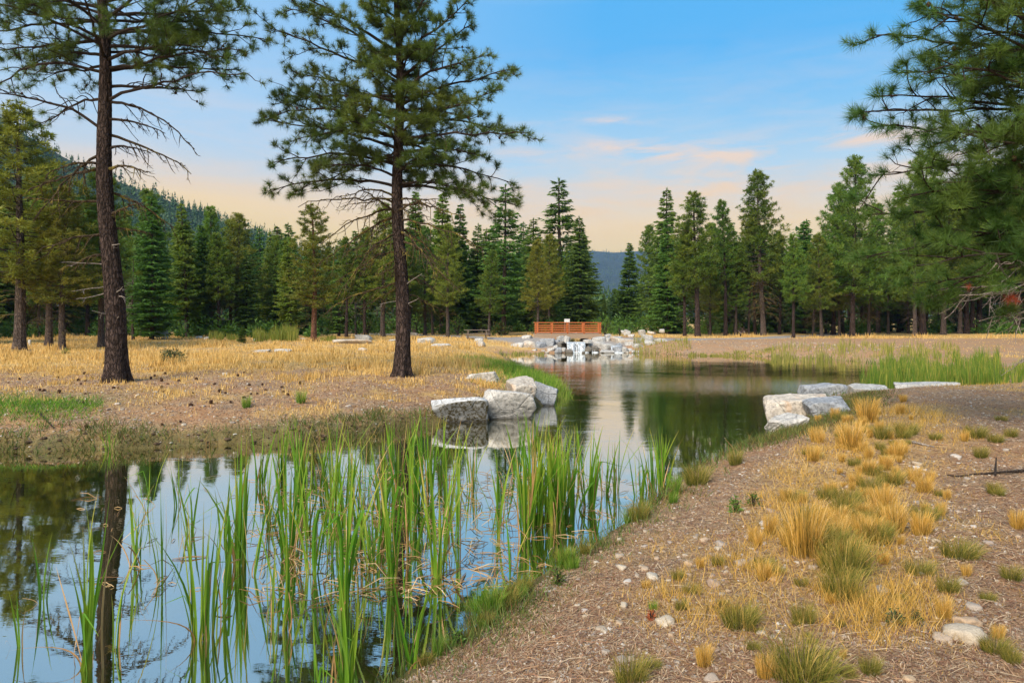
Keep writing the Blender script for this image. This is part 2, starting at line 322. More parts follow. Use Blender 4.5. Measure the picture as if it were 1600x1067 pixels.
def height(x, y, d=None):
    x = np.asarray(x, float); y = np.asarray(y, float)
    if d is None: d = shore(x, y)
    d = d+(fbm(x, y, 3, .9)-.45)*.35*np.clip(y/12, .3, 1)
    up = .22*sst(0, .22, d)*sst(10, 13, y)*sst(45, 30, y)+.72*(1-np.exp(-np.maximum(d, 0)/2.3))
    dn = -1.1*(1-np.exp(np.minimum(d, 0)/1.4))
    h = np.where(d > 0, up, dn)+.25*sst(30, 80, y)*sst(0, 4, d)
    h = h+(fbm(x, y, 4, .35)-.47)*.22*sst(.3, 3, d)+(fbm(x, y, 4, 2.2)-.47)*.10*sst(0, .5, d)*sst(90, 20, y)+(fbm(x, y, 2, 9.)-.37)*.05*sst(.1, .5, d)*sst(26, 14, y)
    low = np.exp(-(np.minimum(seg_d(x, y, LOWBANK), 99)/3.6)**2); h = np.where(d > 0, h*(1-.66*low), h)
    h = h+.40*np.exp(-((x-5.2)**2/60+(y-66)**2/22))*sst(.2, 3, d)
    ch = sst(1.5, .9, np.abs(x-FX))*sst(58.6, 59.4, y)*sst(76, 72, y); h = h*(1-ch)+np.minimum(h, .66)*ch
    return h
def H1(x, y): return float(height(np.array([x]), np.array([y]))[0])
def G(px, py):                                      # where the line of sight meets the ground
    z = .8
    for _ in range(12):
        Y = (EYE-z)*FPX/(py-HORIZON); X = (px-800)/FPX*Y; z = z*.4+.6*H1(X, Y)
    return np.array([X, Y, H1(X, Y)])
def gather(px, py, wpx=0):
    g = G(px, py); return g, g[1]/FPX
PATH_L = [W(560, 521, 1)[:2], W(700, 524, 1)[:2], W(770, 527, 1.1)[:2], W(838, 529, 1.15)[:2]]
PATH_R = [W(942, 529, 1.15)[:2], W(1010, 530, 1.0)[:2], W(1100, 530.5, .9)[:2], W(1200, 528, .95)[:2], W(1330, 521, 1.0)[:2]]
def z_gold(x, y):                                   # how much dry meadow grass grows at a place
    px = 800+FPX*x/np.maximum(y, .5); d = shore(x, y)
    left = sst(2.5, 0, x-(y-20)*.02)*np.maximum(sst(23, 30, y+1.5*(fbm(x, y, 3, .5)-.5)*6), .62*sst(16.5, 20, y)*sst(.40, .58, fbm(x, y, 4, 1.2)))
    band = sst(66, 72, y)*sst(2, 6, x)
    n = fbm(x, y, 4, .6)
    right = sst(.50, .62, n)*.5*sst(3, 5, y)*sst(60, 30, y)
    c = np.array([G0 for G0 in GOLD_STRIP]); ds = seg_d(x, y, GOLD_STRIP); strip = sst(1.5, .3, ds+(n-.5)*2)*.85
    return np.clip(np.maximum(np.maximum(left*(.45+1.1*sst(.35, .55, n)), band), np.maximum(right*sst(-2, 4, x), strip))*sst(.3, 1.2, d), 0, 1)
def gxy(px, py, z): return W(px, py, z)[:2]
GOLD_STRIP = [gxy(1240, 880, .8), gxy(1300, 800, .8), gxy(1330, 730, .75), gxy(1370, 680, .7), gxy(1420, 650, .6)]
def z_green(x, y):
    d = shore(x, y); e = sst(1.1, .05, d)*.40
    gb = np.exp(-seg_d(x, y, [gxy(760, 566, .3), gxy(800, 585, .3), gxy(860, 612, .2)])**2/3.2)
    lw = np.exp(-seg_d(x, y, [gxy(-120, 650, .3), gxy(90, 655, .3)])**2/1.8)
    return np.clip(np.maximum(np.maximum(e*sst(60, 40, y), gb), lw), 0, 1)
def z_path(x, y): return np.maximum(sst(2.2, 1.5, seg_d(x, y, PATH_L)), sst(1.9, 1.3, seg_d(x, y, PATH_R)))
GRID = {}
def lookup(key, x, y):                              # the same land, read back from the finished ground sheet
    x = np.asarray(x, float); y = np.asarray(y, float); A = np.maximum(y+8, 3.3); la = np.log(A); ga, gt, gz = GRID['a'], GRID['t'], GRID[key]
    i = np.clip(np.searchsorted(ga, la)-1, 0, len(ga)-2); fi = np.clip((la-ga[i])/(ga[i+1]-ga[i]), 0, 1); tt = np.clip((x/A-gt[0])/(gt[1]-gt[0]), 0, len(gt)-1.001); j = tt.astype(int); fj = tt-j
    return (gz[i, j]*(1-fj)+gz[i, j+1]*fj)*(1-fi)+(gz[i+1, j]*(1-fj)+gz[i+1, j+1]*fj)*fi
def build_ground():
    a = np.exp(np.linspace(math.log(3.2), math.log(140), 520)); a = np.concatenate([a, 140*np.exp(np.linspace(.05, 3.2, 40))]); t = np.linspace(-1.5, 1.5, 400)
    Yg = a[:, None]-8+0*t[None]; Xg = a[:, None]*t[None]
    x, y = Xg.ravel(), Yg.ravel(); d = shore(x, y); z = height(x, y, d)
    GRID.update(a=np.log(a), t=t, z=z.reshape(Xg.shape), d=d.reshape(Xg.shape))
    n, m_ = Xg.shape; I = np.arange(n*m_).reshape(n, m_); q = np.stack([I[:-1, :-1], I[:-1, 1:], I[1:, 1:], I[1:, :-1]], -1).reshape(-1, 4)
    mb = MB(); mb.add(np.stack([x, y, z], 1), np.concatenate([q[:, [0, 1, 2]], q[:, [0, 2, 3]]]), 0)
    o = mb.obj('ground', ground_mat(), smooth=True); props(o, 'dry gravelly banks and golden meadow around the pond', None, None, 'structure')
    at = o.data.color_attributes.new('zone', 'FLOAT_COLOR', 'POINT')
    wet = sst(.07, -.10, d)
    wet = np.maximum(wet, .8*sst(.42, .05, d+(fbm(x, y, 3, 1.6)-.47)*.8)*sst(50, 35, y)*(d > 0))
    C = np.stack([z_gold(x, y), z_green(x, y), z_path(x, y), wet], 1).astype(np.float32); at.data.foreach_set('color', C.ravel()); return o
def ground_mat():
    k = NT('bank_soil'); p = k.pos(); zc = k.n('Attribute', attribute_name='zone'); sp = k.n('SeparateColor'); k.L(zc.outputs['Color'], sp.inputs[0])
    n1 = k.noise(.8, 6, .6, vec=p); n2 = k.noise(6, 6, .65, vec=p); n3 = k.noise(28, 5, .7, vec=p); n4 = k.noise(90, 3, .6, vec=p)
    pv = k.n('TexVoronoi'); pv.inputs['Scale'].default_value = 22; k.L(p, pv.inputs[0]); s3 = k.n('SeparateColor'); k.L(pv.outputs[1], s3.inputs[0])
    base = k.ramp(n2, [(.28, (.17, .105, .058)), (.42, (.31, .19, .105)), (.55, (.43, .27, .15)), (.75, (.52, .37, .235))]); base = k.mix(k.ramp(k.noise(1.7, 5, .7, vec=p), [(.48, 0.0), (.62, .7)]), base, k.ramp(n3, [(.3, (.17, .135, .11)), (.6, (.36, .28, .21)), (.8, (.48, .39, .29))]))
    red = k.mix(k.ramp(n1, [(.42, 0.0), (.62, .6)]), base, (.46, .235, .11))
    peb = k.ramp(s3.outputs[0], [(0, (.20, .17, .15)), (.5, (.34, .29, .25)), (.8, (.44, .34, .25)), (1, (.55, .51, .46))])
    pm = k.math('MULTIPLY', k.ramp(pv.outputs[0], [(.28, 1.0), (.42, 0.0)]), k.ramp(s3.outputs[1], [(.50, 0.0), (.56, .9)])); c = k.mix(pm, red, peb)
    c = k.mix(k.ramp(n3, [(.33, .55), (.47, 0.0)]), c, (.10, .065, .05)); c = k.mix(k.ramp(n4, [(.56, 0.0), (.68, .6)]), c, (.52, .42, .33))
    gold = k.ramp(n3, [(.3, (.34, .20, .075)), (.5, (.60, .40, .15)), (.7, (.76, .54, .24))]); gm = k.math('MULTIPLY', sp.outputs[0], k.ramp(n2, [(.30, .35), (.5, 1.0)])); c = k.mix(gm, c, gold)
    grn = k.ramp(n3, [(.3, (.12, .16, .035)), (.6, (.22, .30, .06)), (.8, (.34, .34, .10))]); c = k.mix(k.math('MULTIPLY', sp.outputs[1], k.ramp(n2, [(.36, .1), (.52, .85)])), c, grn)
    pa = k.ramp(n4, [(.3, (.22, .20, .19)), (.7, (.40, .37, .35))]); c = k.mix(sp.outputs[2], c, pa)
    c = k.mix(k.math('MULTIPLY', zc.outputs['Alpha'], .85), c, k.ramp(n2, [(.3, (.05, .052, .016)), (.7, (.12, .105, .04))]))
    h = k.math('ADD', k.math('MULTIPLY', n3, .5), k.math('ADD', k.math('MULTIPLY', n2, .6), k.math('MULTIPLY', pm, .35))); h = k.math('ADD', h, k.math('MULTIPLY', n4, .25))
    return k.bsdf(c, .95, k.bump(h, 1.0, .09), .15)
build_ground()
def height(x, y): return lookup('z', x, y)
def shore(x, y): return lookup('d', x, y)

# ---------------------------------------------------------------- water
def water_mat():
    k = NT('pond_water'); p = k.pos(); lw = k.n('LayerWeight'); lw.inputs['Blend'].default_value = .5
    v = k.map(p, (1.0, 2.4, 1), (0, 0, .15)); a = k.noise(1.6, 3, .55, vec=v, dist=.3); b = k.noise(7, 2, .5, vec=v)
    sp = k.n('SeparateXYZ'); k.L(p, sp.inputs[0])
    # the breeze ruffles the middle of the pond, the reed bed and the far margin lie still
    calm = k.ramp(k.math('DIVIDE', k.math('ADD', sp.outputs[1], k.math('MULTIPLY', k.math('SUBTRACT', k.noise(.16, 3, vec=p), .5), 26)), 60.0), [(.26, .10), (.40, .9), (.62, 1.0), (.84, .10)])
    open_ = k.ramp(k.noise(.35, 3, .6, vec=v), [(.35, .25), (.6, 1.0)])
    h = k.math('ADD', k.math('MULTIPLY', a, .7), k.math('MULTIPLY', b, .22)); h = k.math('MULTIPLY', h, k.math('MULTIPLY', calm, open_)); gx = k.math('MULTIPLY', k.math('SUBTRACT', sp.outputs[0], 11.5), .16); gy = k.math('MULTIPLY', k.math('SUBTRACT', sp.outputs[1], 31.0), .28); ga = k.math('EXPONENT', k.math('MULTIPLY', k.math('ADD', k.math('MULTIPLY', gx, gx), k.math('MULTIPLY', gy, gy)), -1.0)); h = k.math('ADD', h, k.math('MULTIPLY', k.math('MULTIPLY', k.noise(4.5, 3, .6, vec=v), 2.2), ga))
    bu = k.bump(h, .13, .10)
    gl = k.n('BsdfGlossy'); gl.inputs['Roughness'].default_value = .015; gl.inputs['Color'].default_value = (1, .98, .92, 1); k.L(bu, gl.inputs['Normal'])
    tr = k.n('BsdfTransparent'); tr.inputs[0].default_value = (.60, .74, .28, 1)
    k.L(bu, lw.inputs['Normal']); f = k.math('ADD', .54, k.math('MULTIPLY', k.math('POWER', lw.outputs['Facing'], 2.0), .42), True)
    df = k.n('BsdfDiffuse'); df.inputs[0].default_value = (.06, .09, .02, 1); xm = k.n('MixShader'); xm.inputs[0].default_value = .2; k.L(tr.outputs[0], xm.inputs[1]); k.L(df.outputs[0], xm.inputs[2])
    x = k.n('MixShader'); k.L(f, x.inputs[0]); k.L(xm.outputs[0], x.inputs[1]); k.L(gl.outputs[0], x.inputs[2]); k.L(x.outputs[0], k.out.inputs[0]); return k.m
mb = MB(); mb.add([(-60, -12, 0), (60, -12, 0), (60, 75, 0), (-60, 75, 0)], [(0, 1, 2), (0, 2, 3)])
props(mb.obj('pond_water', water_mat()), 'still dark green pond mirroring the evening sky', None, None, 'structure')
# ---------------------------------------------------------------- the evening air
def haze():
    mb = MB(); lo = np.array([-5400., -120., -8.]); hi = np.array([5400., 5200., 375.]); box(mb, (lo+hi)/2, hi-lo); k = NT('evening_air'); v = k.n('VolumePrincipled'); v.inputs['Color'].default_value = (.26, .50, 1, 1); v.inputs['Density'].default_value = .00010; v.inputs['Anisotropy'].default_value = 0; k.L(v.outputs[0], k.out.inputs['Volume'])
    props(mb.obj('haze', k.m), 'thin blue evening haze in the valley air', None, None, 'stuff')
haze()
# ---------------------------------------------------------------- hills
def ridge_hill(name, prof, yr, y0, y1, mat, label, wob):
    """prof: pixel profile of the skyline; the ridge stands at depth yr, the slope comes down to y0, the back to y1"""
    px = np.array([p[0] for p in prof], float); py = np.array([p[1] for p in prof], float)
    u = np.linspace(px[0], px[-1], 220); v = np.interp(u, px, py)
    rows = np.concatenate([np.linspace(0, 1, 60), np.linspace(1, 1.6, 14)[1:]])
    xr = (u-800)/FPX*yr; zr = (HORIZON-v)/FPX*yr+EYE
    Xs, Ys, Zs = [], [], []
    for t in rows:
        if t <= 1: y = y0+(yr-y0)*t; z = zr*(t**1.15)
        else: y = yr+(y1-yr)*(t-1)/.6; z = zr*(1-(t-1)/.6*.8)
        x = xr*(.75+.25*t); nz = (fbm(x/yr*22+3, np.full_like(x, y/yr*22), 4)-.47)*wob*np.sin(min(t, 1)*PI)
        Xs.append(x); Ys.append(np.full_like(x, y)); Zs.append(z+nz)
    X, Y, Z = map(np.array, (Xs, Ys, Zs)); n, m_ = X.shape; I = np.arange(n*m_).reshape(n, m_)
    q = np.stack([I[:-1, :-1], I[:-1, 1:], I[1:, 1:], I[1:, :-1]], -1).reshape(-1, 4)
    mb = MB(); mb.add(np.stack([X, Y, Z], -1).reshape(-1, 3), np.concatenate([q[:, [0, 1, 2]], q[:, [0, 2, 3]]]))
    props(mb.obj(name, mat, smooth=True), label, None, None, 'structure'); return X, Y, Z
def tiny_conifers(name, X, Y, Z, n, h0, h1, label, mat, rows, tri=36):
    mb = MB(); nr, nc = X.shape; i = rng.uniform(rows[0], rows[1], n); j = rng.uniform(0, nc-1.01, n); i0 = i.astype(int); j0 = j.astype(int)
    B = np.stack([A[i0, j0]*(1-(j-j0))+A[i0, j0+1]*(j-j0) for A in (X, Y, Z)], -1)
    B2 = np.stack([A[np.minimum(i0+1, nr-1), j0] for A in (X, Y, Z)], -1); B = B+(B2-np.stack([A[i0, j0] for A in (X, Y, Z)], -1))*(i-i0)[:, None]
    h = rng.uniform(h0, h1, n)*(1+(rng.random(n) < .12)*.3)
    # many small drooping sprays on a cone, every tree its own
    s = rng.random((n, tri))**.8; th = rng.uniform(0, 2*PI, (n, tri)); rr = (1-s)*.19+.012
    c = np.stack([np.cos(th), np.sin(th), 0*th], -1); base = B[:, None]+h[:, None, None]*np.stack([0*s, 0*s, .08+s*.92], -1)
    tip = base+h[:, None, None]*(c*rr[..., None]+np.stack([0*s, 0*s, -.05-rr*.25], -1)); side = np.stack([-np.sin(th), np.cos(th), 0*th], -1)*(h[:, None]*rr*.55)[..., None]
    up = base+np.stack([0*s, 0*s, h[:, None]*.05+0*s], -1)
    V = np.stack([up+0*tip, tip-side, tip+side], 2).reshape(-1, 3); F = np.arange(len(V)).reshape(-1, 3)
    a = np.repeat(np.clip(rng.normal(.4, .2, n)[:, None]+rng.normal(0, .15, (n, tri)), 0, 1).ravel(), 3); mb.add(V, F, a)
    props(mb.obj(name, mat), label, None, None, 'stuff')
hill_mat = mat_plain('forest_floor', (.035, .05, .022), .95, .05, .5)
hx = ridge_hill('left_hill', [(-900, 30), (-300, 110), (0, 182), (60, 225), (130, 262), (200, 290), (300, 328), (360, 352), (420, 372), (470, 392), (560, 415), (700, 440), (830, 462), (900, 480)], 640, 210, 1100, hill_mat, 'steep forested hill descending from the left', 30)
tiny_conifers('hillside_forest', *hx, 17000, 8, 13.5, 'dense conifers covering the left hill', needle_blue, (1, 62), 20)
fx = ridge_hill('far_mountain', [(300, 470), (600, 430), (800, 402), (860, 394), (925, 392), (960, 395), (985, 393), (1010, 392), (1080, 398), (1200, 415), (1400, 440), (1700, 470)], 3400, 1900, 5000, hill_mat, 'distant blue forested mountain in the gap between the trees', 90)
tiny_conifers('mountain_forest', *fx, 16000, 11, 19, 'far-off conifers on the blue mountain', needle_blue, (8, 62), 14)

# ---------------------------------------------------------------- trees of the treeline: a few meshes, many trees
def trunk_mesh(h, r0, seed, mat, bend=.15, top=.96):
    q = np.random.default_rng(seed); z = np.linspace(-.4, h*top, 16); t = np.clip(z/h, 0, 1)
    x = bend*np.sin(t*3+seed)*t; y = bend*np.cos(t*2.3+seed*2)*t; r = r0*(1-t)**.8+.02+r0*.55*np.exp(-np.maximum(z, 0)/.35)
    mb = MB(); tube(mb, np.stack([x, y, z], 1), r, 10); return mb, (lambda zz: np.array([np.interp(zz, z, x), np.interp(zz, z, y), zz]))
def tri_spray(mb, C, D, L, Wd, a, q):
    """thin pointed leaf triangles from points C in directions D"""
    D = D/(np.linalg.norm(D, axis=1)[:, None]+1e-9); S_ = np.cross(D, q.normal(0, 1, D.shape)); S_ /= np.linalg.norm(S_, axis=1)[:, None]+1e-9
    L = np.broadcast_to(L, (len(C),)); Wd = np.broadcast_to(Wd, (len(C),))
    V = np.stack([C-S_*Wd[:, None]/2, C+S_*Wd[:, None]/2, C+D*L[:, None]], 1).reshape(-1, 3); mb.add(V, np.arange(len(V)).reshape(-1, 3), np.repeat(a, 3))
def fir(seed, h=15., rmax=2.5, z0=.9, dens=1.0, droop=.28, gap=.0):
    q = np.random.default_rng(seed); tm, ax = trunk_mesh(h, .165, seed, None, .12, .985); fo = MB(); z = z0
    Cs, Ds, Ls, Ws, As = [], [], [], [], []
    while z < h-.25:
        t = (z-z0)/(h-z0); nb = int(q.integers(6, 10)) if t < .8 else 5; ph = q.uniform(0, 6.3)
        for b in range(nb):
            az = ph+b*2*PI/nb+q.normal(0, .25); L = (rmax*(1-t)**.82*min(1, .55+t*3)+.12)*q.uniform(.68, 1.12); 
            if q.random() < gap: continue
            zb = z+q.normal(0, .12); up = (.45*t-droop)*L; o = ax(zb); d = np.array([math.cos(az), math.sin(az), 0]); sd = np.array([-d[1], d[0], 0])
            s = np.linspace(0, 1, 5); pts = o+d*(s*L)[:, None]+np.array([0, 0, 1])*(up*s+.12*L*s**3)[:, None]; tube(tm, pts, .035*(1-t*.6)*(1-s*.8), 3, 0, 0)
            n = int((13*L+5)*dens); u = q.uniform(.10, 1, n)**.8; P0 = o+d*(u*L)[:, None]+np.array([0, 0, 1])*(up*u+.12*L*u**3)[:, None]
            for sg in (-1, 1):
                ll = (.34*L*(1-u)+.20)*q.uniform(.7, 1.2, n); mid = P0+sd*sg*(ll*q.uniform(0, .55, n))[:, None]
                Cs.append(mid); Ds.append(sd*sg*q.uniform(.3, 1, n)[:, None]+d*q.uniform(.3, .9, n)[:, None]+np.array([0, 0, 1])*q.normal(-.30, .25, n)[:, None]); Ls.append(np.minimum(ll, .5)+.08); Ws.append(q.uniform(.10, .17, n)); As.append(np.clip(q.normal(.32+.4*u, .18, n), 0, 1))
        z += q.uniform(.24, .40)*(1+.3*(1-t))
    Cs.append(np.tile(ax(h*.975), (14, 1))); Ds.append(q.normal(0, .25, (14, 3))+np.array([0, 0, 1])); Ls.append(q.uniform(.2, .5, 14)); Ws.append(np.full(14, .08)); As.append(np.full(14, .5))
    tri_spray(fo, *map(np.concatenate, (Cs, Ds)), np.concatenate(Ls), np.concatenate(Ws), np.concatenate(As), q)
    return tm, fo
def pine(seed, h=15., rmax=2.6, z0=4.0, nb=110, dead=24, top=.0):
    q = np.random.default_rng(seed); tm, ax = trunk_mesh(h, .195, seed, None, .25, .97); fo = MB(); dd = MB()
    Cs, Ds, Ls, Ws, As = [], [], [], [], []
    for b in range(nb):
        t = (b+q.uniform(0, 1))/nb; z = z0+(h-z0)*t*.985; az = b*2.4+q.normal(0, .4)
        L = (rmax*(1-t)**.62*min(1, .62+t*2.5)+.15)*q.uniform(.6, 1.15); up = (.05+.5*t)*L+q.normal(0, .08)
        o = ax(z); d = np.array([math.cos(az), math.sin(az), 0]); sd = np.array([-d[1], d[0], 0]); s = np.linspace(0, 1, 5)
        f = lambda s: o+d*(s*L)[:, None]+np.array([0, 0, 1])*(up*s**1.6-.08*L*np.sin(s*PI))[:, None]
        tube(tm, f(s), .05*(1-t*.5)*(1-s*.75), 3)
        nc = int(3+4.2*L); u = np.clip(q.uniform(.28, 1.04, nc), 0, 1.02); c = f(u)+sd*(q.normal(0, .24*L, nc)*(1.1-u*.6))[:, None]+np.array([0, 0, 1])*q.uniform(0, .28, nc)[:, None]
        k = 30; C = np.repeat(c, k, 0); D = q.normal(0, 1, (nc*k, 3))+np.array([0, 0, .55])+np.repeat(d[None]*.5, nc*k, 0); D /= np.linalg.norm(D, axis=1)[:, None]
        sz = np.repeat(q.uniform(.7, 1.25, nc), k); Cs.append(C+D*q.uniform(0, .16, nc*k)[:, None]*sz[:, None]); Ds.append(D); Ls.append(q.uniform(.14, .26, nc*k)*sz); Ws.append(np.full(nc*k, .055)); As.append(np.clip(np.repeat(q.normal(.45, .16, nc), k)+q.normal(0, .14, nc*k), 0, 1))
    tri_spray(fo, *map(np.concatenate, (Cs, Ds)), np.concatenate(Ls), np.concatenate(Ws), np.concatenate(As), q)
    for b in range(dead):
        z = q.uniform(z0*.35, z0*1.25); az = q.uniform(0, 6.3); L = q.uniform(.6, 2.0); d = np.array([math.cos(az), math.sin(az), 0]); o = ax(z)
        s = np.linspace(0, 1, 5); pts = o+d*(s*L)[:, None]+np.array([0, 0, 1])*(.12*L*np.sin(s*PI)-.35*L*s**2)[:, None]; tube(dd, pts, .022*(1-s*.8), 3)
        for e in range(3):
            u = q.uniform(.3, .9); p0 = o+d*u*L+np.array([0, 0, .12*L*math.sin(u*PI)-.35*L*u*u]); v = d*.5+q.normal(0, .4, 3)+np.array([0, 0, -.4]); tube(dd, [p0, p0+v*.25, p0+v*.5+np.array([0, 0, -.1])], [.012, .009, .004], 3)
    return tm, fo, dd
KINDS_T = {}
def kind(key, gen, leaf, bark, deadm=None):
    KINDS_T[key] = [x.mesh(n_, m_) for x, n_, m_ in zip(gen, ('trunk', 'crown', 'dead_branches'), (bark, leaf, deadm))]
kind('firA', fir(11, 15, 2.5, .8), needle_fir, bark_grey); kind('firB', fir(12, 15, 2.1, 1.6, 1.0, .2), needle_fir, bark_grey); kind('firC', fir(13, 15, 2.9, 1.2, .8, .34, .12), needle_fir, bark_dark); kind('firD', fir(14, 15, 2.3, 2.4, .95, .12, .1), needle_far, bark_grey)
_sn = pine(27, 15, 1, 9, 1, 70); KINDS_T['snag'] = [_sn[0].mesh('trunk', bark_grey), _sn[2].mesh('dead_branches', dead_wood)]
kind('open', fir(15, 15, 2.5, 2.2, .62, .16, .2), needle_fir, bark_grey)
kind('pineA', pine(21), needle_far, bark_grey, bark_limb); kind('pineB', pine(22, 15, 2.2, 5.2, 95), needle_far, bark_dark, bark_limb); kind('pineC', pine(23, 15, 3.1, 3.4, 130), needle_far, bark_dark, bark_limb)
kind('pineD', pine(24, 15, 2.7, 4.2, 105), needle_warm, bark_grey, bark_lichen); kind('pineE', pine(25, 15, 2.4, 3.8, 90), needle_warm, bark_red, bark_lichen); kind('skirt', pine(26, 15, 2.6, 4.6, 105, 110), needle_far, bark_grey, bark_lichen)
def tree(px, by, ty, key, label, wide=1.0, name=None, group=None, depth=None):
    if depth is None: X, Y, Z = G(px, by)
    else: Y = depth; X = (px-800)/FPX*Y; Z = H1(X, Y)
    h = (EYE-(ty-HORIZON)/FPX*Y)-Z; s = h/15.
    o = empty(name or ('fir_tree' if key.startswith(('fir', 'open')) else 'pine_tree'), (X, Y, Z), random.uniform(0, 6.28)); o.scale = (s*wide, s*wide, s); o.rotation_euler = (random.gauss(0, .014), random.gauss(0, .014), o.rotation_euler[2])
    props(o, label, 'tree', group)
    for me in KINDS_T[key]: link(me.name.split('.')[0], me, o)
    return o
for a in [
 (30, 548, 165, 'pineD', 'olive brown pine with the tallest crown at the left edge of the meadow', 1.55),
 (97, 547, 292, 'pineD', 'yellowish pine with a straight grey trunk just left of the nearest left trunk', 1.35),
 (76, 541, 255, 'pineA', 'green pine standing between the two leftmost meadow trunks', 1.3),
 (158, 543, 262, 'pineA', 'pine whose trunk stands right behind the big left trunk', 1.2),
 (237, 531, 306, 'firA', 'dark drooping fir with wide skirts right of the big left trunk, beside the blue chairs', 1.15),
 (292, 527, 318, 'firD', 'bright green narrow fir between the dark drooping fir and the white roof', 1.1),
 (330, 526, 324, 'pineA', 'bushy green pine left of the white roof', 1.0),
 (371, 525, 335, 'pineD', 'olive pine standing behind the little round fir shrub', 1.4),
 (422, 522, 362, 'firD', 'pale green fir over the left cattail patch in the meadow', 1.1),
 (490, 533, 322, 'pineE', 'solitary yellow green pine left of the middle pine, bare straight lower trunk', 1.5),
 (541, 527, 372, 'pineB', 'thin pine with a spiky bare lower trunk beside the pale rock slabs', 1.2),
 (598, 526, 318, 'pineD', 'stout pine directly left of the middle pine', 1.25),
 (648, 521, 300, 'firB', 'slender fir rising just right of the middle pine trunk', 1.1),
 (690, 522, 298, 'firD', 'tall blue green fir group leader above the grey path', 1.15),
 (718, 521, 318, 'firA', 'fir leaning over the grey path, left of the picnic table', 1.0),
 (745, 520, 348, 'firC', 'shorter dark fir behind the picnic table', 1.1),
 (787, 523, 288, 'open', 'tall thin-topped fir right of the picnic table', 1.35),
 (818, 517, 345, 'firC', 'dark fir left of the bridge', 1.2),
 (877, 518, 277, 'open', 'very tall fir with a sparse see-through top behind the bridge', 1.55),
 (908, 513, 352, 'firC', 'broad dark fir at the right end of the bridge', 1.1),
 (980, 518, 380, 'firB', 'lone slim fir with a reddish trunk in front of the blue mountain', 1.35),
 (1040, 520, 292, 'firC', 'dense tall pointed fir right of the mountain gap', 1.15),
 (1090, 526, 302, 'pineB', 'pine with tufted top next to the dense pointed fir', 1.35),
 (1134, 524, 314, 'pineB', 'slim dark pine with a club-like top on the far bank', 1.05),
 (1193, 524, 266, 'skirt', 'tallest central right pine with a brown skirt of dead branches', 1.15),
 (1180, 523, 330, 'pineB', 'short pine hugging the left side of the skirted pine', .9),
 (1256, 521, 344, 'firA', 'round dark fir right of the skirted pine', 1.2),
 (1302, 523, 290, 'pineC', 'pine forming the left shoulder of the tall far bank pine', 1.0),
 (1332, 526, 246, 'pineC', 'tall wide green pine on the far bank with an open pointed top', 1.0),
 (1372, 520, 318, 'pineA', 'pale green pine right of the tall wide pine', 1.1),
 (1404, 519, 290, 'firA', 'narrow dark fir seen left of the overhanging branches', .9),
 (1442, 523, 238, 'pineC', 'massive bushy pine with a double trunk behind the overhanging branches', 1.15),
 (1474, 523, 300, 'pineA', 'pine with a thick dark trunk right of the double trunk', 1.2),
 (1530, 520, 262, 'pineC', 'dense pine behind the hanging twigs at the right edge', 1.1),
 (1590, 521, 240, 'pineC', 'rightmost far bank pine, half outside the picture', 1.2)]:
    tree(*a)
for a in [(1284, 521, 398, 'snag', 'bare grey dead tree between the round dark fir and the left shoulder pine', 1.2), (556, 523, 420, 'snag', 'bare dead snag right of the thin spiky pine', 1.2), (1170, 523, 420, 'snag', 'grey dead tree against the skirted pine', 1.3), (208, 531, 400, 'snag', 'dead grey tree just right of the big left trunk', 1.2), (1420, 521, 410, 'snag', 'grey dead tree left of the double trunked pine', 1.2)]: tree(*a, name='dead_tree')
# the rest of the treeline: nothing tells these apart
g1 = 'dark conifers filling the treeline'
for i in range(128):
    px = -260+i*16.4+random.uniform(-9, 9); dep = random.uniform(84, 112) if px > 560 else random.uniform(72, 104)
    if 912 < px < 1014: ty = random.uniform(448, 468); dep = random.uniform(105, 130)
    elif px < 250: ty = random.uniform(280, 335)
    elif px < 620: ty = random.uniform(345, 400)
    elif px < 930: ty = random.uniform(335, 392)
    elif px < 1420: ty = random.uniform(338, 388)
    else: ty = random.uniform(270, 340)
    tree(px, 0, ty, random.choice(['firA', 'firB', 'firC', 'firD', 'pineA', 'pineB', 'pineC', 'firC']), 'dark conifer among the packed second row of the treeline', random.uniform(1.0, 1.35), None, g1, dep)
for i in range(24):                                 # beyond the left and right edges, for the mirror and a step aside
    px = random.choice([random.uniform(-700, -60), random.uniform(1640, 2200)]); tree(px, 0, random.uniform(200, 300), random.choice(['pineC', 'pineD', 'firC']), 'conifer standing outside the edges of the view', 1.2, None, 'conifers past the edges of the view', random.uniform(50, 90))
for (px, by) in ((212, 0), (60, 0), (676, 0), (700, 0), (664, 0), (640, 0), (1218, 0), (1240, 0), (1284, 0), (1271, 0), (1312, 0), (1358, 0), (1388, 0), (1110, 0), (1150, 0), (1430, 0), (1500, 0), (1070, 0), (840, 0), (858, 0), (764, 0), (430, 0), (455, 0), (570, 0)):
    tree(px, 0, random.uniform(350, 395) if px < 1400 else 320, random.choice(['pineB', 'pineD', 'pineA', 'skirt']), 'pine with a thin bare trunk in the front row of the wood', 1.1, None, 'thin trunked pines of the front row', random.uniform(70, 88))
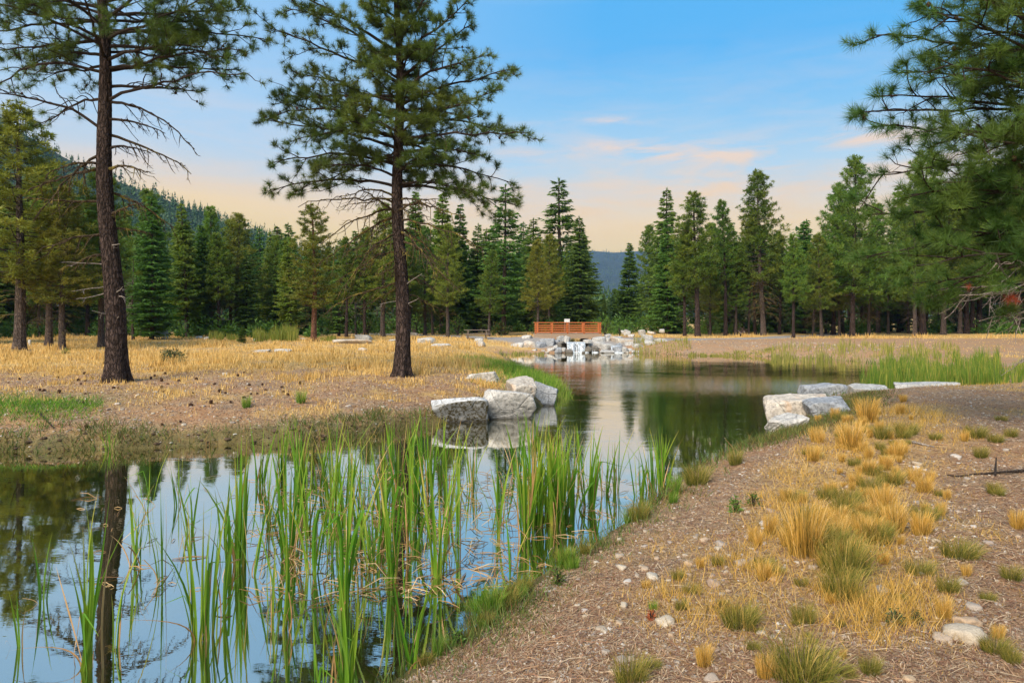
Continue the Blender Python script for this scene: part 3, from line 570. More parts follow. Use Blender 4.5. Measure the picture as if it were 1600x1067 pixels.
# deep wood behind and the brush under it
def deep_wood():
    mb = MB(); q = rng
    for i in range(640):
        px = q.uniform(-500, 2100); dep = q.uniform(108, 170); X = (px-800)/FPX*dep; Z = 1.0; ty = (400 if px < 900 else 385)+q.normal(0, 14) if 920 > px or px > 1020 else q.uniform(462, 474); h = (HORIZON-ty)/FPX*dep+EYE-Z
        n = 150; s = q.random(n); th = q.uniform(0, 2*PI, n); r_ = (1-s)*h*.17+.1; c = np.stack([np.cos(th), np.sin(th), 0*th], 1); B = np.array([X, dep, Z])+np.stack([0*s, 0*s, (s*.93+.06)*h], 1)+c*(r_*q.uniform(.3, .8, n))[:, None]
        tri_spray(mb, B, c+np.array([0, 0, -.4]), q.uniform(.6, 1.2, n), q.uniform(.35, .55, n), np.clip(q.normal(.3, .2, n), 0, 1), q)
        if i % 2 == 0: tube(mb, [(X, dep, 0), (X, dep, h*.5)], [.22, .12], 5, 0.0, 1)
    props(mb.obj('deep_forest', [needle_blue, bark_grey]), 'deep dark wood behind the treeline', None, None, 'stuff')
deep_wood()
def brush():
    mb = MB(); q = rng; 
    for i in range(420):
        px = q.uniform(-300, 1900); dep = q.uniform(84, 106) if px > 500 else q.uniform(70, 95); X = (px-800)/FPX*dep; Z = H1(X, dep) if i % 4 == 0 else 1.0; hh = q.uniform(.8, 2.8); n = 130
        D = q.normal(0, 1, (n, 3)); D[:, 2] = np.abs(D[:, 2]); D /= np.linalg.norm(D, axis=1)[:, None]; C = np.array([X, dep, Z])+D*np.array([hh*.6, hh*.6, hh])*q.uniform(.4, 1, n)[:, None]
        tri_spray(mb, C, D+q.normal(0, .6, D.shape), .42, .22, np.clip(q.normal(q.uniform(.2, .6), .2, n), 0, 1), q)
    props(mb.obj('undergrowth', needle_fir), 'low dark brush along the foot of the wood', None, None, 'stuff')
brush()
def shrub(name, px, by, wpx, hpx, mat, label, seed, dens=1.0, leaf=.16, group=None, depth=None, stems=True, dark=None):
    q = np.random.default_rng(seed); g = G(px, by) if depth is None else np.array([(px-800)/FPX*depth, depth, H1((px-800)/FPX*depth, depth)]); s = g[1]/FPX; w, h = wpx*s, hpx*s
    o = empty(name, g); props(o, label, 'shrub' if 'tree' not in name else 'tree', group); n = int(420*dens); st = MB(); fo = MB()
    for i in range(9):
        az = q.uniform(0, 6.3); r_ = q.uniform(.2, .9)*w/2; tip = np.array([math.cos(az)*r_, math.sin(az)*r_, h*q.uniform(.5, .95)]); tube(st, [(0, 0, -.05), tip*.5+np.array([0, 0, h*.1]), tip], [.03*h+.005, .02*h, .004], 4)
    D = q.normal(0, 1, (n, 3)); D[:, 2] = np.abs(D[:, 2])*1.1-.15; D /= np.linalg.norm(D, axis=1)[:, None]; lump = 1+.28*np.sin(D[:, 0]*7+seed)*np.cos(D[:, 1]*6+seed)
    C = D*np.array([w/2, w/2, h*.85])*(q.uniform(.35, 1, n)**.5*lump)[:, None]+np.array([0, 0, h*.12])
    tri_spray(fo, C, D+q.normal(0, .7, D.shape), leaf*h*q.uniform(.7, 1.3, n), leaf*h*.5, np.clip(q.normal(.5, .22, n), 0, 1), q)
    st.obj('stems', bark_limb, o); fo.obj('foliage', mat, o); return o
shrub('leafy_shrub', 268, 566, 40, 22, bush_dark, 'round dark leafy shrub alone in the golden meadow grass', 3, 1.3)
shrub('meadow_sprout', 102, 553, 14, 10, bush_leaf, 'small fresh green sprout in the grass at the left', 4, .3)
shrub('bright_sapling', 772, 517, 12, 26, bush_leaf, 'bright yellow green sapling right of the picnic table', 5, .6)
shrub('bright_sapling', 815, 517, 12, 28, bush_leaf, 'bright yellow green sapling left of the bridge', 6, .6)
shrub('bright_sapling', 858, 512, 12, 30, bush_leaf, 'lime green sapling behind the left part of the bridge', 7, .6, depth=76)
for i, (px, w, h) in enumerate(((872, 22, 26), (842, 20, 20), (945, 34, 26), (1108, 30, 40), (1148, 20, 26), (715, 34, 30), (575, 36, 30), (968, 22, 20))):
    shrub('green_bush', px, 0, w, h, bush_leaf if i in (0, 1) else needle_fir, 'soft green bush at the foot of the wood behind the bridge and path', 30+i, 1.2, .09, 'green bushes at the foot of the wood', 84-i)
shrub('grey_brown_bush', 780, 524, 26, 22, weed_mat, 'brownish scrub beside the picnic table', 9, .9)
def little_fir():
    X, Y, Z = G(378, 536); s = (26/FPX*Y)/15; o = empty('fir_sapling', (X, Y, Z)); o.scale = (s*2.1, s*2.1, s); props(o, 'knee-high round fir sapling in the meadow before the olive pine', 'tree')
    for me in KINDS_T['firA']: link(me.name.split('.')[0], me, o)
little_fir()

# ---------------------------------------------------------------- the three near pines
def needle_templates(q, n=46, L=.20, wd=.009):
    out = []
    for _ in range(8):
        D = q.normal(0, 1, (n, 3)); D[:, 2] = D[:, 2]*.75+.75; D /= np.linalg.norm(D, axis=1)[:, None]; o = np.stack([0*D[:, 0], 0*D[:, 0], q.uniform(-.09, .05, n)], 1); ln = L*q.uniform(.75, 1.1, n)
        S_ = np.cross(D, q.normal(0, 1, D.shape)); S_ /= np.linalg.norm(S_, axis=1)[:, None]; out.append(np.stack([o-S_*wd/2, o+S_*wd/2, o+D*ln[:, None]], 1).reshape(-1, 3))
    return out
def rot_to(d):
    d = unit(d); a = unit(np.cross(d, [0.3, .1, .95] if abs(d[2]) < .9 else [1, 0, 0])); return np.stack([a, np.cross(d, a), d], 1)
class HeroPine:
    def __init__(s, base, seed, r0, h, lean, nl=46, nL=.20, nw=.009):
        s.q = np.random.default_rng(seed); s.base = np.array(base, float); s.h = h; s.r0 = r0; s.lean = lean; s.tm = needle_templates(s.q, nl, nL, nw); s.crown = MB(); s.root = empty('pine_tree', s.base); s.nt = 0; s.cones = []
    def axis(s, z): t = z/s.h; return np.array([s.lean[0]*t+.08*math.sin(z*.7), s.lean[1]*t+.05*math.sin(z*.5+1), z])
    def rad(s, z): return s.r0*((1-max(z, 0)/s.h)**.75*.80+.01)+s.r0*.36*math.exp(-max(z, 0)/.5)
    def trunk(s, mat):
        n, k = int(s.h*14), 64; z = np.linspace(-.3, s.h*.98, n); th = np.arange(k)/k*2*PI; ax = np.array([s.axis(v) for v in z]); r_ = np.array([s.rad(v) for v in z])
        T, Z = np.meshgrid(th, z); fl = 1+.22*np.exp(-np.maximum(Z, 0)/.35)*np.sin(T*5+s.base[0])
        u = T/2/PI; w1 = vn(np.cos(T)*4+40+.3*Z, np.sin(T)*4+40+Z*1.1); cr = np.abs(vn(np.cos(T)*7+90, np.sin(T)*7+Z*1.8)-.5)*2; cr2 = np.abs(vn(np.cos(T)*13+60, np.sin(T)*13+Z*3.3)-.5)*2
        rr = r_[:, None]*fl*(1+(w1-.5)*.07)+(np.minimum(cr, .45)-.3)*.05*min(1, s.r0/.3)+(np.minimum(cr2, .5)-.3)*.022
        V = np.stack([ax[:, 0][:, None]+rr*np.cos(T), ax[:, 1][:, None]+rr*np.sin(T), Z], -1).reshape(-1, 3); I = np.arange(n*k).reshape(n, k); J = np.roll(I, -1, 1)
        q4 = np.stack([I[:-1], J[:-1], J[1:], I[1:]], -1).reshape(-1, 4); mb = MB(); mb.add(V, np.concatenate([q4[:, [0, 1, 2]], q4[:, [0, 2, 3]]])); mb.obj('trunk', mat, s.root, True)
    def tuft(s, p, d, sc=1.0, a=None):
        T = s.tm[s.q.integers(len(s.tm))]; V = (T*sc)@rot_to(d).T+p; a = s.q.normal(.45, .16) if a is None else a
        s.crown.add(V, np.arange(len(V)).reshape(-1, 3), np.clip(a+np.repeat(s.q.normal(0, .1, len(V)//3), 3), 0, 1)); s.nt += 1
    def branch(s, p0, tip, arch, r, mat, nsub=10, tufts=1.0, twist=1.0, sub=.42, curl=0.0, tsc=1.0):
        """one limb with its side shoots; needles go to the crown"""
        q = s.q; p0 = np.array(p0, float); tip = np.array(tip, float); L = np.linalg.norm(tip-p0); c1 = p0*.6+tip*.4+np.array([0, 0, arch])+q.normal(0, .05*L, 3)*twist
        n = 13; t = np.linspace(0, 1, n)[:, None]; pts = p0*(1-t)**2+2*c1*t*(1-t)+tip*t*t; wob = np.cumsum(q.normal(0, .012*L, (n, 3)), 0)*twist; wob -= wob[0]; pts = pts+wob*np.minimum(1, t*3)
        mb = MB(); tube(mb, pts, r*(1-np.linspace(0, 1, n)*.82)+.004, 6)
        at = lambda u: np.array([np.interp(u*(n-1), np.arange(n), pts[:, i]) for i in range(3)])
        for b in range(nsub):
            u = (b+q.uniform(.1, .9))/nsub*.78+.20; o = at(u); d = unit(at(min(1, u+.06))-at(u-.06)); sd = unit(np.cross(d, [0, 0, 1]))*(1 if b % 2 else -1)
            v = unit(d*q.uniform(.5, 1)+sd*q.uniform(.35, 1.1)+np.array([0, 0, q.normal(.12 if tufts else -.35, .35)])); l = L*sub*(1.1-u*.75)*q.uniform(.6, 1.15)
            m_ = 7; tt = np.linspace(0, 1, m_)[:, None]; sag = -.18*l if tufts else -.38*l; e = v+q.normal(0, .22, 3); pp = o+v*l*tt*(1-tt)*1.0+e*l*tt*tt*.9+np.array([0, 0, sag])*tt**2*(1-curl*tt)+np.array([0, 0, .22*l*curl])*np.sin(tt*PI*2)
            if tufts: pp[-2:, 2] += .08*l
            tube(mb, pp, (.32*r*(1-np.linspace(0, 1, m_)*.75)+.003), 4)
            nt_ = max(1, int((2.6+l*3.3)*tufts)) if tufts else 0
            for j in range(nt_+(0 if tufts else 3)):
                w = q.uniform(.3, 1); o2 = np.array([np.interp(w*(m_-1), np.arange(m_), pp[:, i]) for i in range(3)]); d2 = unit(v+q.normal(0, .65, 3)+np.array([0, 0, .35 if tufts else -.6])); l2 = q.uniform(.08, .34)*(1 if tufts else 1.2)*(.6+.25*l)
                p3 = o2+d2*l2+np.array([0, 0, .05*l2]); tube(mb, [o2, o2+d2*l2*.5+q.normal(0, .03*l2, 3), p3], [.007, .006, .004], 3)
                if tufts and q.random() < tufts*1.2: s.tuft(p3, d2+np.array([0, 0, .2]), tsc*q.uniform(.75, 1.15))
            if tufts: s.tuft(pp[-1], pp[-1]-pp[-3]+np.array([0, 0, .1*l]), tsc*q.uniform(.85, 1.2))
            if tufts and q.random() < .10: s.cones.append(pp[-2])
        if tufts: s.tuft(pts[-1], pts[-1]-pts[-3], tsc*1.15)
        mb.obj('branch', mat, s.root); 
    def finish(s, leaf, label):
        if s.nt: s.crown.obj('crown', leaf, s.root)
        V, F = ico(1)
        for c in s.cones[:60]:
            mb = MB(); mb.add(V*np.array([.035, .035, .05])*s.q.uniform(.9, 1.3), F); mb.obj('pine_cone', cone_mat, s.root, loc=c)
        props(s.root, label, 'tree')
# middle pine
def middle_pine():
    b = G(627, 588); Y = b[1]; k = Y/FPX; T = HeroPine(b, 41, .345, 18.5, (-.25, .3), 58, .27, .012); T.trunk(bark_dark)
    X0 = b[0]; loc = lambda px, py, dy=0.0: P(px, py, Y)-b+np.array([0, dy, 0]); q = T.q
    zof = lambda py: EYE-(py-HORIZON)*k-b[2]
    # live limbs: (row where it leaves the trunk, tip column, tip row, arch)
    live = [(292, 415, 302, .7), (258, 420, 262, .6), (292, 818, 318, .5), (268, 812, 268, .6), (288, 760, 300, .4), (232, 405, 205, .5), (238, 770, 250, .5), (215, 836, 215, .35), (205, 392, 178, .4), (190, 790, 160, .3), (186, 822, 186, .4), (180, 400, 130, .3), (160, 430, 95, .2), (162, 820, 100, .3), (150, 400, 150, .3), (140, 770, 110, .25), (128, 430, 60, .2), (120, 740, 60, .2), (108, 450, 20, .15), (96, 735, 20, .15), (80, 440, -25, .1), (64, 730, -30, .1), (215, 470, 240, .4), (225, 720, 235, .4), (170, 480, 190, .3), (175, 730, 190, .3), (245, 480, 285, .3)]
    for py, tx, ty, ar in live:
        tx = 622+(tx-622)*.94; z = zof(py); T.branch(T.axis(z), loc(tx, ty, q.uniform(-1.6, 1.6)), ar, .062, bark_limb, 13, .95, .8, .42)
    for i in range(42):                             # limbs towards and away from the camera
        z = zof(285-i*7.4); az = i*2.4+.4; 
        if abs(math.cos(az)) > .85: az += .9
        L = 3.3*(1-max(0, z-5)/15)*q.uniform(.75, 1.05); t = T.axis(z)+np.array([math.cos(az)*L, math.sin(az)*L, L*(.06+.02*i/4)]); T.branch(T.axis(z), t, .25, .05, bark_limb, 11, .85, .8, .4)
    for i in range(26):                             # the part of the crown above the picture
        z = zof(-25)+i*.30; az = i*2.4; L = max(.5, 4.4*(1-i/29.)); T.branch(T.axis(min(z, 18)), T.axis(min(z, 18))+np.array([math.cos(az)*L, math.sin(az)*L, L*.5+.2]), .1, .045, bark_limb, 9, .9, .6)
    dead = [(318, 500, 345, .4), (330, 470, 372, .5), (338, 505, 420, .7), (322, 720, 345, .3), (345, 758, 392, .3), (352, 700, 425, .4), (365, 530, 470, .5), (360, 690, 440, .3), (335, 575, 305, .2), (395, 520, 440, .4), (440, 500, 480, .3), (330, 690, 320, .2), (375, 720, 470, .4), (308, 540, 320, .4), (312, 680, 330, .3)]
    for py, tx, ty, ar in dead:
        z = zof(py); T.branch(T.axis(z), loc(tx, ty, q.uniform(-1.8, 1.2)), ar, .045, bark_lichen, 10, 0, 1.2, .40, .5)
    for i in range(16):
        z = zof(310+i*10); az = q.uniform(0, 6.3); L = q.uniform(1., 2.4); T.branch(T.axis(z), T.axis(z)+np.array([math.cos(az)*L, math.sin(az)*L, -.35*L]), .3, .03, bark_lichen, 8, 0, 1.2, .45, .5)
    for py, tx, ty in ((478, 655, 466), (470, 596, 476), (450, 662, 428)): z = zof(py); T.branch(T.axis(z), loc(tx, ty, -.3), .03, .022, dead_wood, 1, 0, .5, .2)
    T.finish(needle_hero, 'tall pine in the middle with lichen-yellow dead lower branches and open green crown')
middle_pine()
def left_pine():
    b = G(180, 598); Y = b[1]; k = Y/FPX; T = HeroPine(b, 42, .415, 19.0, (-.85, .2), 54, .27, .012); T.trunk(bark_dark); q = T.q
    loc = lambda px, py, dy=0.0: P(px, py, Y)-b+np.array([0, dy, 0]); zof = lambda py: EYE-(py-HORIZON)*k-b[2]
    sparse = [(158, 395, 145, .6, .35), (112, -30, 145, .5, .5), (205, 0, 170, .8, .05), (160, 20, 190, .9, .05), (160, 310, 232, .6, 0), (210, 270, 262, .6, 0), (190, 245, 205, .3, 0), (265, 262, 282, .25, 0), (235, 226, 238, .25, 0), (240, 88, 345, .6, 0), (262, 20, 300, .5, 0), (260, 100, 278, .4, 0), (316, 75, 315, .15, 0), (300, 262, 350, .4, 0), (360, 225, 362, .2, 0), (368, 88, 390, .3, 0), (398, 98, 425, .3, 0), (340, 235, 322, .2, 0), (105, 395, 95, .5, .5), (135, 300, 130, .2, .25)]
    for py, tx, ty, ar, tf in sparse:
        z = zof(py); T.branch(T.axis(z), loc(tx, ty, q.uniform(-1.4, 1.2)), ar, .055, bark_limb if tf or ty < 240 else bark_lichen, 11, tf, 1.0, .40, .35)
    for py, tx, ty, ar in ((50, 400, 60, .4), (30, 385, 20, .3), (70, 350, 85, .3), (20, 370, -10, .3), (45, 320, 45, .2), (60, -60, 60, .3), (30, -80, 20, .3), (10, -40, -20, .3), (85, 40, 95, .3), (95, 330, 75, .3), (0, 330, -30, .2), (60, 60, 30, .2)):
        z = zof(py); T.branch(T.axis(z), loc(tx, ty, q.uniform(-1.8, 1.6)), ar, .06, bark_limb, 13, .9, .8, .42)
    for i in range(46):
        z = zof(110)+i*.22; az = i*2.4+.2; L = max(.5, 4.8*(1-max(0, i-8)/42.))*q.uniform(.75, 1.1); zz = min(z, 18.5)
        T.branch(T.axis(zz), T.axis(zz)+np.array([math.cos(az)*L, math.sin(az)*L, L*(.15+.01*i)]), .2, .05, bark_limb, 11, .85, .7)
    for i, (py, tx, ty) in enumerate(((445, 128, 455), (412, 112, 413), (462, 205, 450), (462, 208, 466), (502, 198, 494), (494, 158, 487), (455, 130, 470), (384, 200, 383))): z = zof(py); T.branch(T.axis(z), loc(tx, ty, -.5), .03, .026, dead_wood, 1, 0, .6, .2)
    T.finish(needle_hero, 'tall left pine with thick furrowed trunk, bare arching lower branches, needles only high up')
left_pine()
def right_pine():
    Y = 12.6; X = (1735-800)/FPX*Y; b = np.array([X, Y, H1(X, Y)]); T = HeroPine(b, 43, .30, 13.5, (.2, .1), 84, .26, .008); T.trunk(bark_dark); q = T.q
    loc = lambda px, py, dy=0.0: P(px, py, Y)-b+np.array([0, dy, 0]); zof = lambda py: EYE-(py-HORIZON)*Y/FPX-b[2]
    L_ = [(150, 1400, 40, .1), (100, 1420, 60, .1), (200, 1400, 130, .1), (170, 1425, 110, 0), (70, 1410, 5, .1), (240, 1420, 175, 0), (20, 1420, -20, .1), (130, 1470, 30, 0), (120, 1405, 25, .1), (60, 1440, -10, .1), (175, 1402, 165, .1), (215, 1410, 195, -.1), (150, 1440, 90, .1), (235, 1395, 260, -.1), (265, 1412, 225, 0), (290, 1400, 330, .1), (330, 1420, 290, .1), (345, 1395, 395, .1), (370, 1405, 430, .15), (300, 1450, 300, 0), (255, 1480, 300, 0), (390, 1480, 400, .1), (90, 1500, 60, .1), (195, 1500, 240, 0), (30, 1500, 10, .1), (380, 1440, 440, .1)]
    for i, (py, tx, ty, ar) in enumerate(L_):
        z = zof(py+random.uniform(-8, 8)); T.branch(T.axis(z), loc(tx, ty, q.uniform(-1.2, 1.2)), ar, .04, bark_limb, 12, .55 if py < 240 else .72, .7, .40, 0, 1.0)
    for i in range(9):
        z = zof(400-i*40); az = PI+q.uniform(-1.2, 1.2); L = q.uniform(1.6, 3.0); T.branch(T.axis(z), T.axis(z)+np.array([math.cos(az)*L, math.sin(az)*L, .15*L]), .1, .035, bark_limb, 11, .9, .7)
    for py, tx, ty in ((440, 1452, 460), (455, 1520, 420), (440, 1575, 560), (470, 1545, 500), (500, 1543, 500), (430, 1480, 430), (450, 1500, 470)):
        z = zof(py); T.branch(T.axis(z), loc(tx, ty, q.uniform(-.8, .4)), .15, .02, dead_wood, 8, 0, 1.3, .38, .4)
    for (px, py) in ((1440, 478), (1425, 470), (1455, 480), (1555, 490), (1570, 485), (1470, 470)):
        p = loc(px, py, -.2); T.tuft(p, (-.6, -.2, .1), 1.0); T.tuft(p+.08, (-.6, -.4, -.3), 1.0)
        tw = MB(); tube(tw, [p, p+np.array([.5, .1, .12]), p+np.array([1.1, .2, .35])], [.006, .008, .012], 4); tw.obj('branch', bark_limb, T.root)
    for i in range(18):
        z = zof(-10)+i*.38; az = i*2.4; L = max(.4, 3.2*(1-i/20.)); zz = min(z, 13.); T.branch(T.axis(zz), T.axis(zz)+np.array([math.cos(az)*L, math.sin(az)*L, L*.3]), .1, .04, bark_limb, 9, .8, .7)
    T.finish(needle_hero, 'near pine at the right edge whose long-needled branches overhang the view')
    red = T.crown = MB()
    for (px, py, sc) in ((1556, 464, .7), (1550, 468, .65), (1492, 449, .4), (1562, 470, .6)): T.tuft(loc(px, py, -.4), (-.5, -.6, -.3), sc)
    props(red.obj('dead_needles', needle_dead, T.root), 'rusty red dead needle tufts')
right_pine()
# ---------------------------------------------------------------- rocks
def rock_mesh(seed, w, d, h, slab=.5, sub=4, rough=.03, boxy=False):
    q = np.random.default_rng(seed); V, F = ico(sub); N = [(0, 0, 1), (0, 0, -1), (1, 0, 0), (-1, 0, 0), (0, 1, 0), (0, -1, 0)]; N = [unit(np.array(n_)+q.normal(0, .16, 3)) for n_ in N]; D = [q.uniform(.72, .95) for _ in N]
    for _ in range(7 if boxy else 11): n_ = unit(q.normal(0, 1, 3)*np.array([1, 1, .8])); N.append(n_); D.append(q.uniform(.98, 1.22) if boxy else q.uniform(.84, 1.12))
    N = np.array(N); D = np.array(D); dot = V@N.T; r_ = np.where(dot > 1e-3, D/np.maximum(dot, 1e-3), 9); p = 42.; r_ = (np.sum(r_**-p, 1))**(-1/p); r_ = np.minimum(r_, 1.5)
    U = V*r_[:, None]; nz = (vn(U[:, 0]*2.5+seed, U[:, 1]*2.5+U[:, 2]*1.7)-.5)*2*rough+(vn(U[:, 0]*7+seed, U[:, 1]*7+U[:, 2]*6)-.5)*rough; U = U*(1+nz)[:, None]
    lo, hi = U.min(0), U.max(0); U = (U-(lo+hi)/2)/(hi-lo)*np.array([w, d, h]); mb = MB(); mb.add(U, F); return mb
def rock(px, by, wpx, hpx, mat, label, seed, dr=.8, sink=.15, tilt=(0, 0), name='boulder', group=None, depth=None, cat='boulder', sub=4, yaw=None, front=None):
    if depth is not None: Y = depth; X = (px-800)/FPX*Y; z0 = EYE-(by-HORIZON)/FPX*Y
    else: X, Y, z0 = G(px, by)
    k = Y/FPX; w = wpx*k; h = hpx*k; d = w*dr if w*dr > h*.7 else h*.7; Hh = h*(1+sink)
    o = rock_mesh(seed, w*1.04, d, Hh, sub=sub, boxy=sub >= 5, rough=.045 if sub >= 5 else .03).obj(name, mat, smooth=True); o.location = (X, Y+d*.42, z0+h-Hh/2); o.rotation_euler = (tilt[0], tilt[1], yaw or 0)
    return props(o, label, cat, group)
# left bank boulders
rock(718, 662, 88, 40, rock_moss, 'left slab with a white top and mossy dark face overhanging the water', 131, .8, .15, (0, R(-3)), depth=19.8, sub=5)
rock(796, 652, 82, 44, rock_white, 'big pale cracked boulder in the middle of the left bank group, behind the cattails', 102, .9, .3, (R(6), R(3)), depth=20.6, sub=5)
rock(815, 634, 48, 40, rock_warm, 'tall pale boulder with a pinkish flat top between the cracked boulder and the dark one', 103, 1.3, .25, (R(5), 0), depth=22.2, sub=5)
rock(851, 628, 38, 28, rock_grey, 'dark grey wedge boulder at the tip of the left bank group', 104, .9, .35, (0, R(14)), depth=23.8, sub=5)
rock(754, 610, 56, 29, rock_white, 'white block lying furthest up the left bank', 105, .7, .2, (R(4), R(-6)), depth=25.6, sub=5)
# right bank boulders
rock(1254, 672, 98, 52, rock_warm, 'largest tan and white split boulder at the corner of the near bank', 111, .75, .2, (R(3), R(-2)), depth=18.9, sub=5, yaw=R(-8))
rock(1297, 654, 64, 30, rock_grey, 'bluish smooth boulder beside the split boulder', 112, .8, .3, (R(10), R(2)), depth=18.2, sub=5)
rock(1236, 681, 58, 30, rock_white, 'low pale wedge rock sloping into the water in front of the split boulder', 113, .7, .25, (R(14), R(-16)), depth=16.9, sub=5, yaw=R(20))
rock(1298, 624, 76, 24, rock_grey, 'long blue grey boulder behind the split boulder', 114, .5, .5, depth=26.0, sub=5)
rock(1365, 614, 62, 13, rock_white, 'small flat pale slab in the row by the reeds', 115, .6, 1.2, depth=24.6, sub=5)
rock(1456, 612, 108, 14, rock_white, 'longest flat slab lying before the right reeds', 116, .35, 1.2, depth=24.4, sub=5)
# meadow slabs
for i, a in enumerate([(440, 550, 26, 5, 'low pale slab left of the solitary yellow pine'), (548, 537, 60, 7, 'wide cream slab right of the solitary yellow pine'), (566, 532, 26, 9, 'grey humped slab lying behind the wide cream slab'), (665, 536, 28, 9, 'pale pointed rock right behind the middle trunk'), (645, 525, 14, 6, 'small white rock close to the right side of the middle trunk'), (690, 541, 32, 4, 'thin flat pale slab in the gold grass left of the picnic table'), (748, 534, 14, 6, 'white rock directly below the picnic table'), (751, 541, 14, 8, 'white rock below the other one under the picnic table'), (408, 550, 26, 4, 'low pale slab right of the fir sapling'), (399, 533, 8, 5, 'little white stone touching the meadow cattails'), (566, 548, 14, 5, 'small tan stone below the wide cream slab'), (618, 533, 22, 3, 'low pale stone left of the middle trunk'), (474, 531, 12, 3, 'low stone right behind the meadow cattail patch'), (350, 586, 10, 4, 'tiny white stone in the dry grass right of the left trunk'), (310, 529, 12, 4, 'small pale stone far back near the blue chairs'), (322, 530, 9, 4, 'smaller pale stone beside the one near the blue chairs')]):
    rock(a[0], a[1], a[2], a[3], rock_warm if i % 3 == 1 else rock_white, a[4], 130+i, .7, .6, cat='rock', name='rock_slab' if a[2] > 20 else 'rock', sub=3)
# waterfall rocks
WF = [(811,546,24,11,'w'),(827,546,22,15,'t'),(843,546,21,13,'g'),(823,531,16,7,'w'),(857,544,24,16,'g'),(877,537,14,13,'w'),(886,537,10,12,'w'),(858,528,14,7,'w'),(869,548,10,9,'w'),(873,552,11,9,'g'),(861,549,13,6,'w'),(855,552.5,6,4,'t'),(880,549,9,6,'w'),(889,551.5,12,6,'r'),(879,546,14,13,'k'),(920,542,12,12,'w'),(920,549,12,8,'k'),(936,538,20,13,'w'),(948,536,14,9,'w'),(938,545,18,11,'w'),(952,547,26,10,'w'),(950,551.5,22,4,'w'),(966,550,14,9,'g'),(976,538,38,10,'l'),(950,529,14,7,'w'),(962,531,24,6,'g'),(976,521,11,5,'w'),(981,523,11,8,'w'),(987,526,11,4,'w'),(1004,522,11,7,'w'),(1011,534,19,11,'w'),(1034,536,20,7,'w'),(1016,543,18,11,'w'),(998,545,18,8,'w'),(976,550,13,8,'w'),(984,549,9,5,'w'),(990,551,6,4,'w'),(996,551,5,3,'w'),(980,552,5,3,'t'),(1035,518,9,4,'w'),(1019,521,13,3,'t'),(968,544,12,8,'g'),(930,549,12,9,'k'),(912,552,5,3,'k'),(984,541,14,7,'w'),(1004,550,8,3,'t'),(835,550,9,4,'w'),(849,550,7,3,'w'),(900,521,5,2,'w'),(928,535,10,8,'k'),(870,541,12,10,'g')]
side = lambda p: 'left' if p < 886 else 'right'
for i, (px, by, w, h, c) in enumerate(WF):
    d = {0: 60.5}.get(0); yb = by; dep = float(np.interp(by, [516, 521, 530, 538, 546, 552.5], [82, 72, 63.5, 61.5, 59.6, 58.0]))
    mt = {'w': rock_white, 't': rock_warm, 'g': rock_grey, 'k': rock_dark, 'r': rock_dark, 'l': rock_warm}[c]
    sp = {'t': 'tan', 'g': 'blue grey', 'k': 'wet black', 'r': 'wet reddish', 'l': 'long tilted cream', 'w': 'white'}[c]
    grp = 'rocks heaped around the waterfall'
    rock(px, by, w, h, mt, {4: 'broadest blue grey boulder left of the waterfall', 1: 'tan stained boulder in the row left of the waterfall', 23: 'long tilted cream slab right of the waterfall', 7: 'white rock perched under the left bridge rail', 15: 'egg shaped pale rock touching the right side of the falling water', 13: 'reddish wet rock at the left foot of the waterfall', 30: 'blocky white boulder by the path right of the bridge', 31: 'last white boulder at the right end of the rock heap'}.get(i, '%s rock heaped %s of the little waterfall' % (sp, side(px))), 200+i, .85, .45, (random.uniform(-.15, .15), (.12 if c == 'l' else random.uniform(-.2, .2))), 'rock', grp, dep, 'rock', 3, random.uniform(-.5, .5))
# ---------------------------------------------------------------- the waterfall
def fall_mat():
    k = NT('falling_water'); v = k.map(k.obj(), (9, 9, .7)); st = k.noise(2.0, 4, .6, vec=v); a = k.ramp(st, [(.36, .05), (.62, .95)])
    b = k.n('BsdfPrincipled'); b.inputs['Base Color'].default_value = (.74, .82, .92, 1); b.inputs['Roughness'].default_value = .35; tr = k.n('BsdfTransparent'); tr.inputs[0].default_value = (.6, .7, .8, 1); x = k.n('MixShader')
    k.L(a, x.inputs[0]); k.L(tr.outputs[0], x.inputs[1]); k.L(b.outputs[0], x.inputs[2]); k.L(x.outputs[0], k.out.inputs[0]); return k.m
fall_m = fall_mat(); foam_m = mat_plain('foam', (.80, .86, .92), .5, 6, .25)
def cascade(px0, px1, ytop, ybot, dep, label, nm='waterfall'):
    x0 = (px0-800)/FPX*dep; x1 = (px1-800)/FPX*dep; z1 = EYE-(ytop-HORIZON)/FPX*dep; z0 = EYE-(ybot-HORIZON)/FPX*dep; o = empty(nm, (0, 0, 0)); props(o, label, 'waterfall')
    n, m_ = 30, 14; V = []
    for i in range(m_):
        t = i/(m_-1)
        for j in range(n):
            s = j/(n-1); V.append((x0+(x1-x0)*s, dep+.30*(1-t)**2-.10*math.sin(s*9)*t-.05*math.sin(s*23), z1+(z0-z1)*t**1.5 if i else z1+.01))
    V = [(x0+(x1-x0)*j/(n-1), dep+1.4, z1+.02) for j in range(n)]+V; m_ += 1
    F = []
    for i in range(m_-1):
        for j in range(n-1): a = i*n+j; F += [(a, a+1, a+n+1), (a, a+n+1, a+n)]
    mb = MB(); mb.add(V, F); c = mb.obj('water_curtain', fall_m, o, True)
    fb = MB(); V, F = ico(2)
    for i in range(int((x1-x0)*16)+3): s = random.uniform(.04, .16); fb.add(V*np.array([s*1.6, s, s*.45])+np.array([random.uniform(x0-.1, x1+.1), dep-random.uniform(.0, .45), z0+.01]), F)
    fb.obj('foam', foam_m, o, True)
cascade(886, 915, 535.5, 550.8, 59.0, 'little waterfall pouring between the rocks below the bridge')
cascade(925, 929.5, 541, 551, 58.9, 'thin trickle of white water right of the egg shaped rock', 'small_cascade')
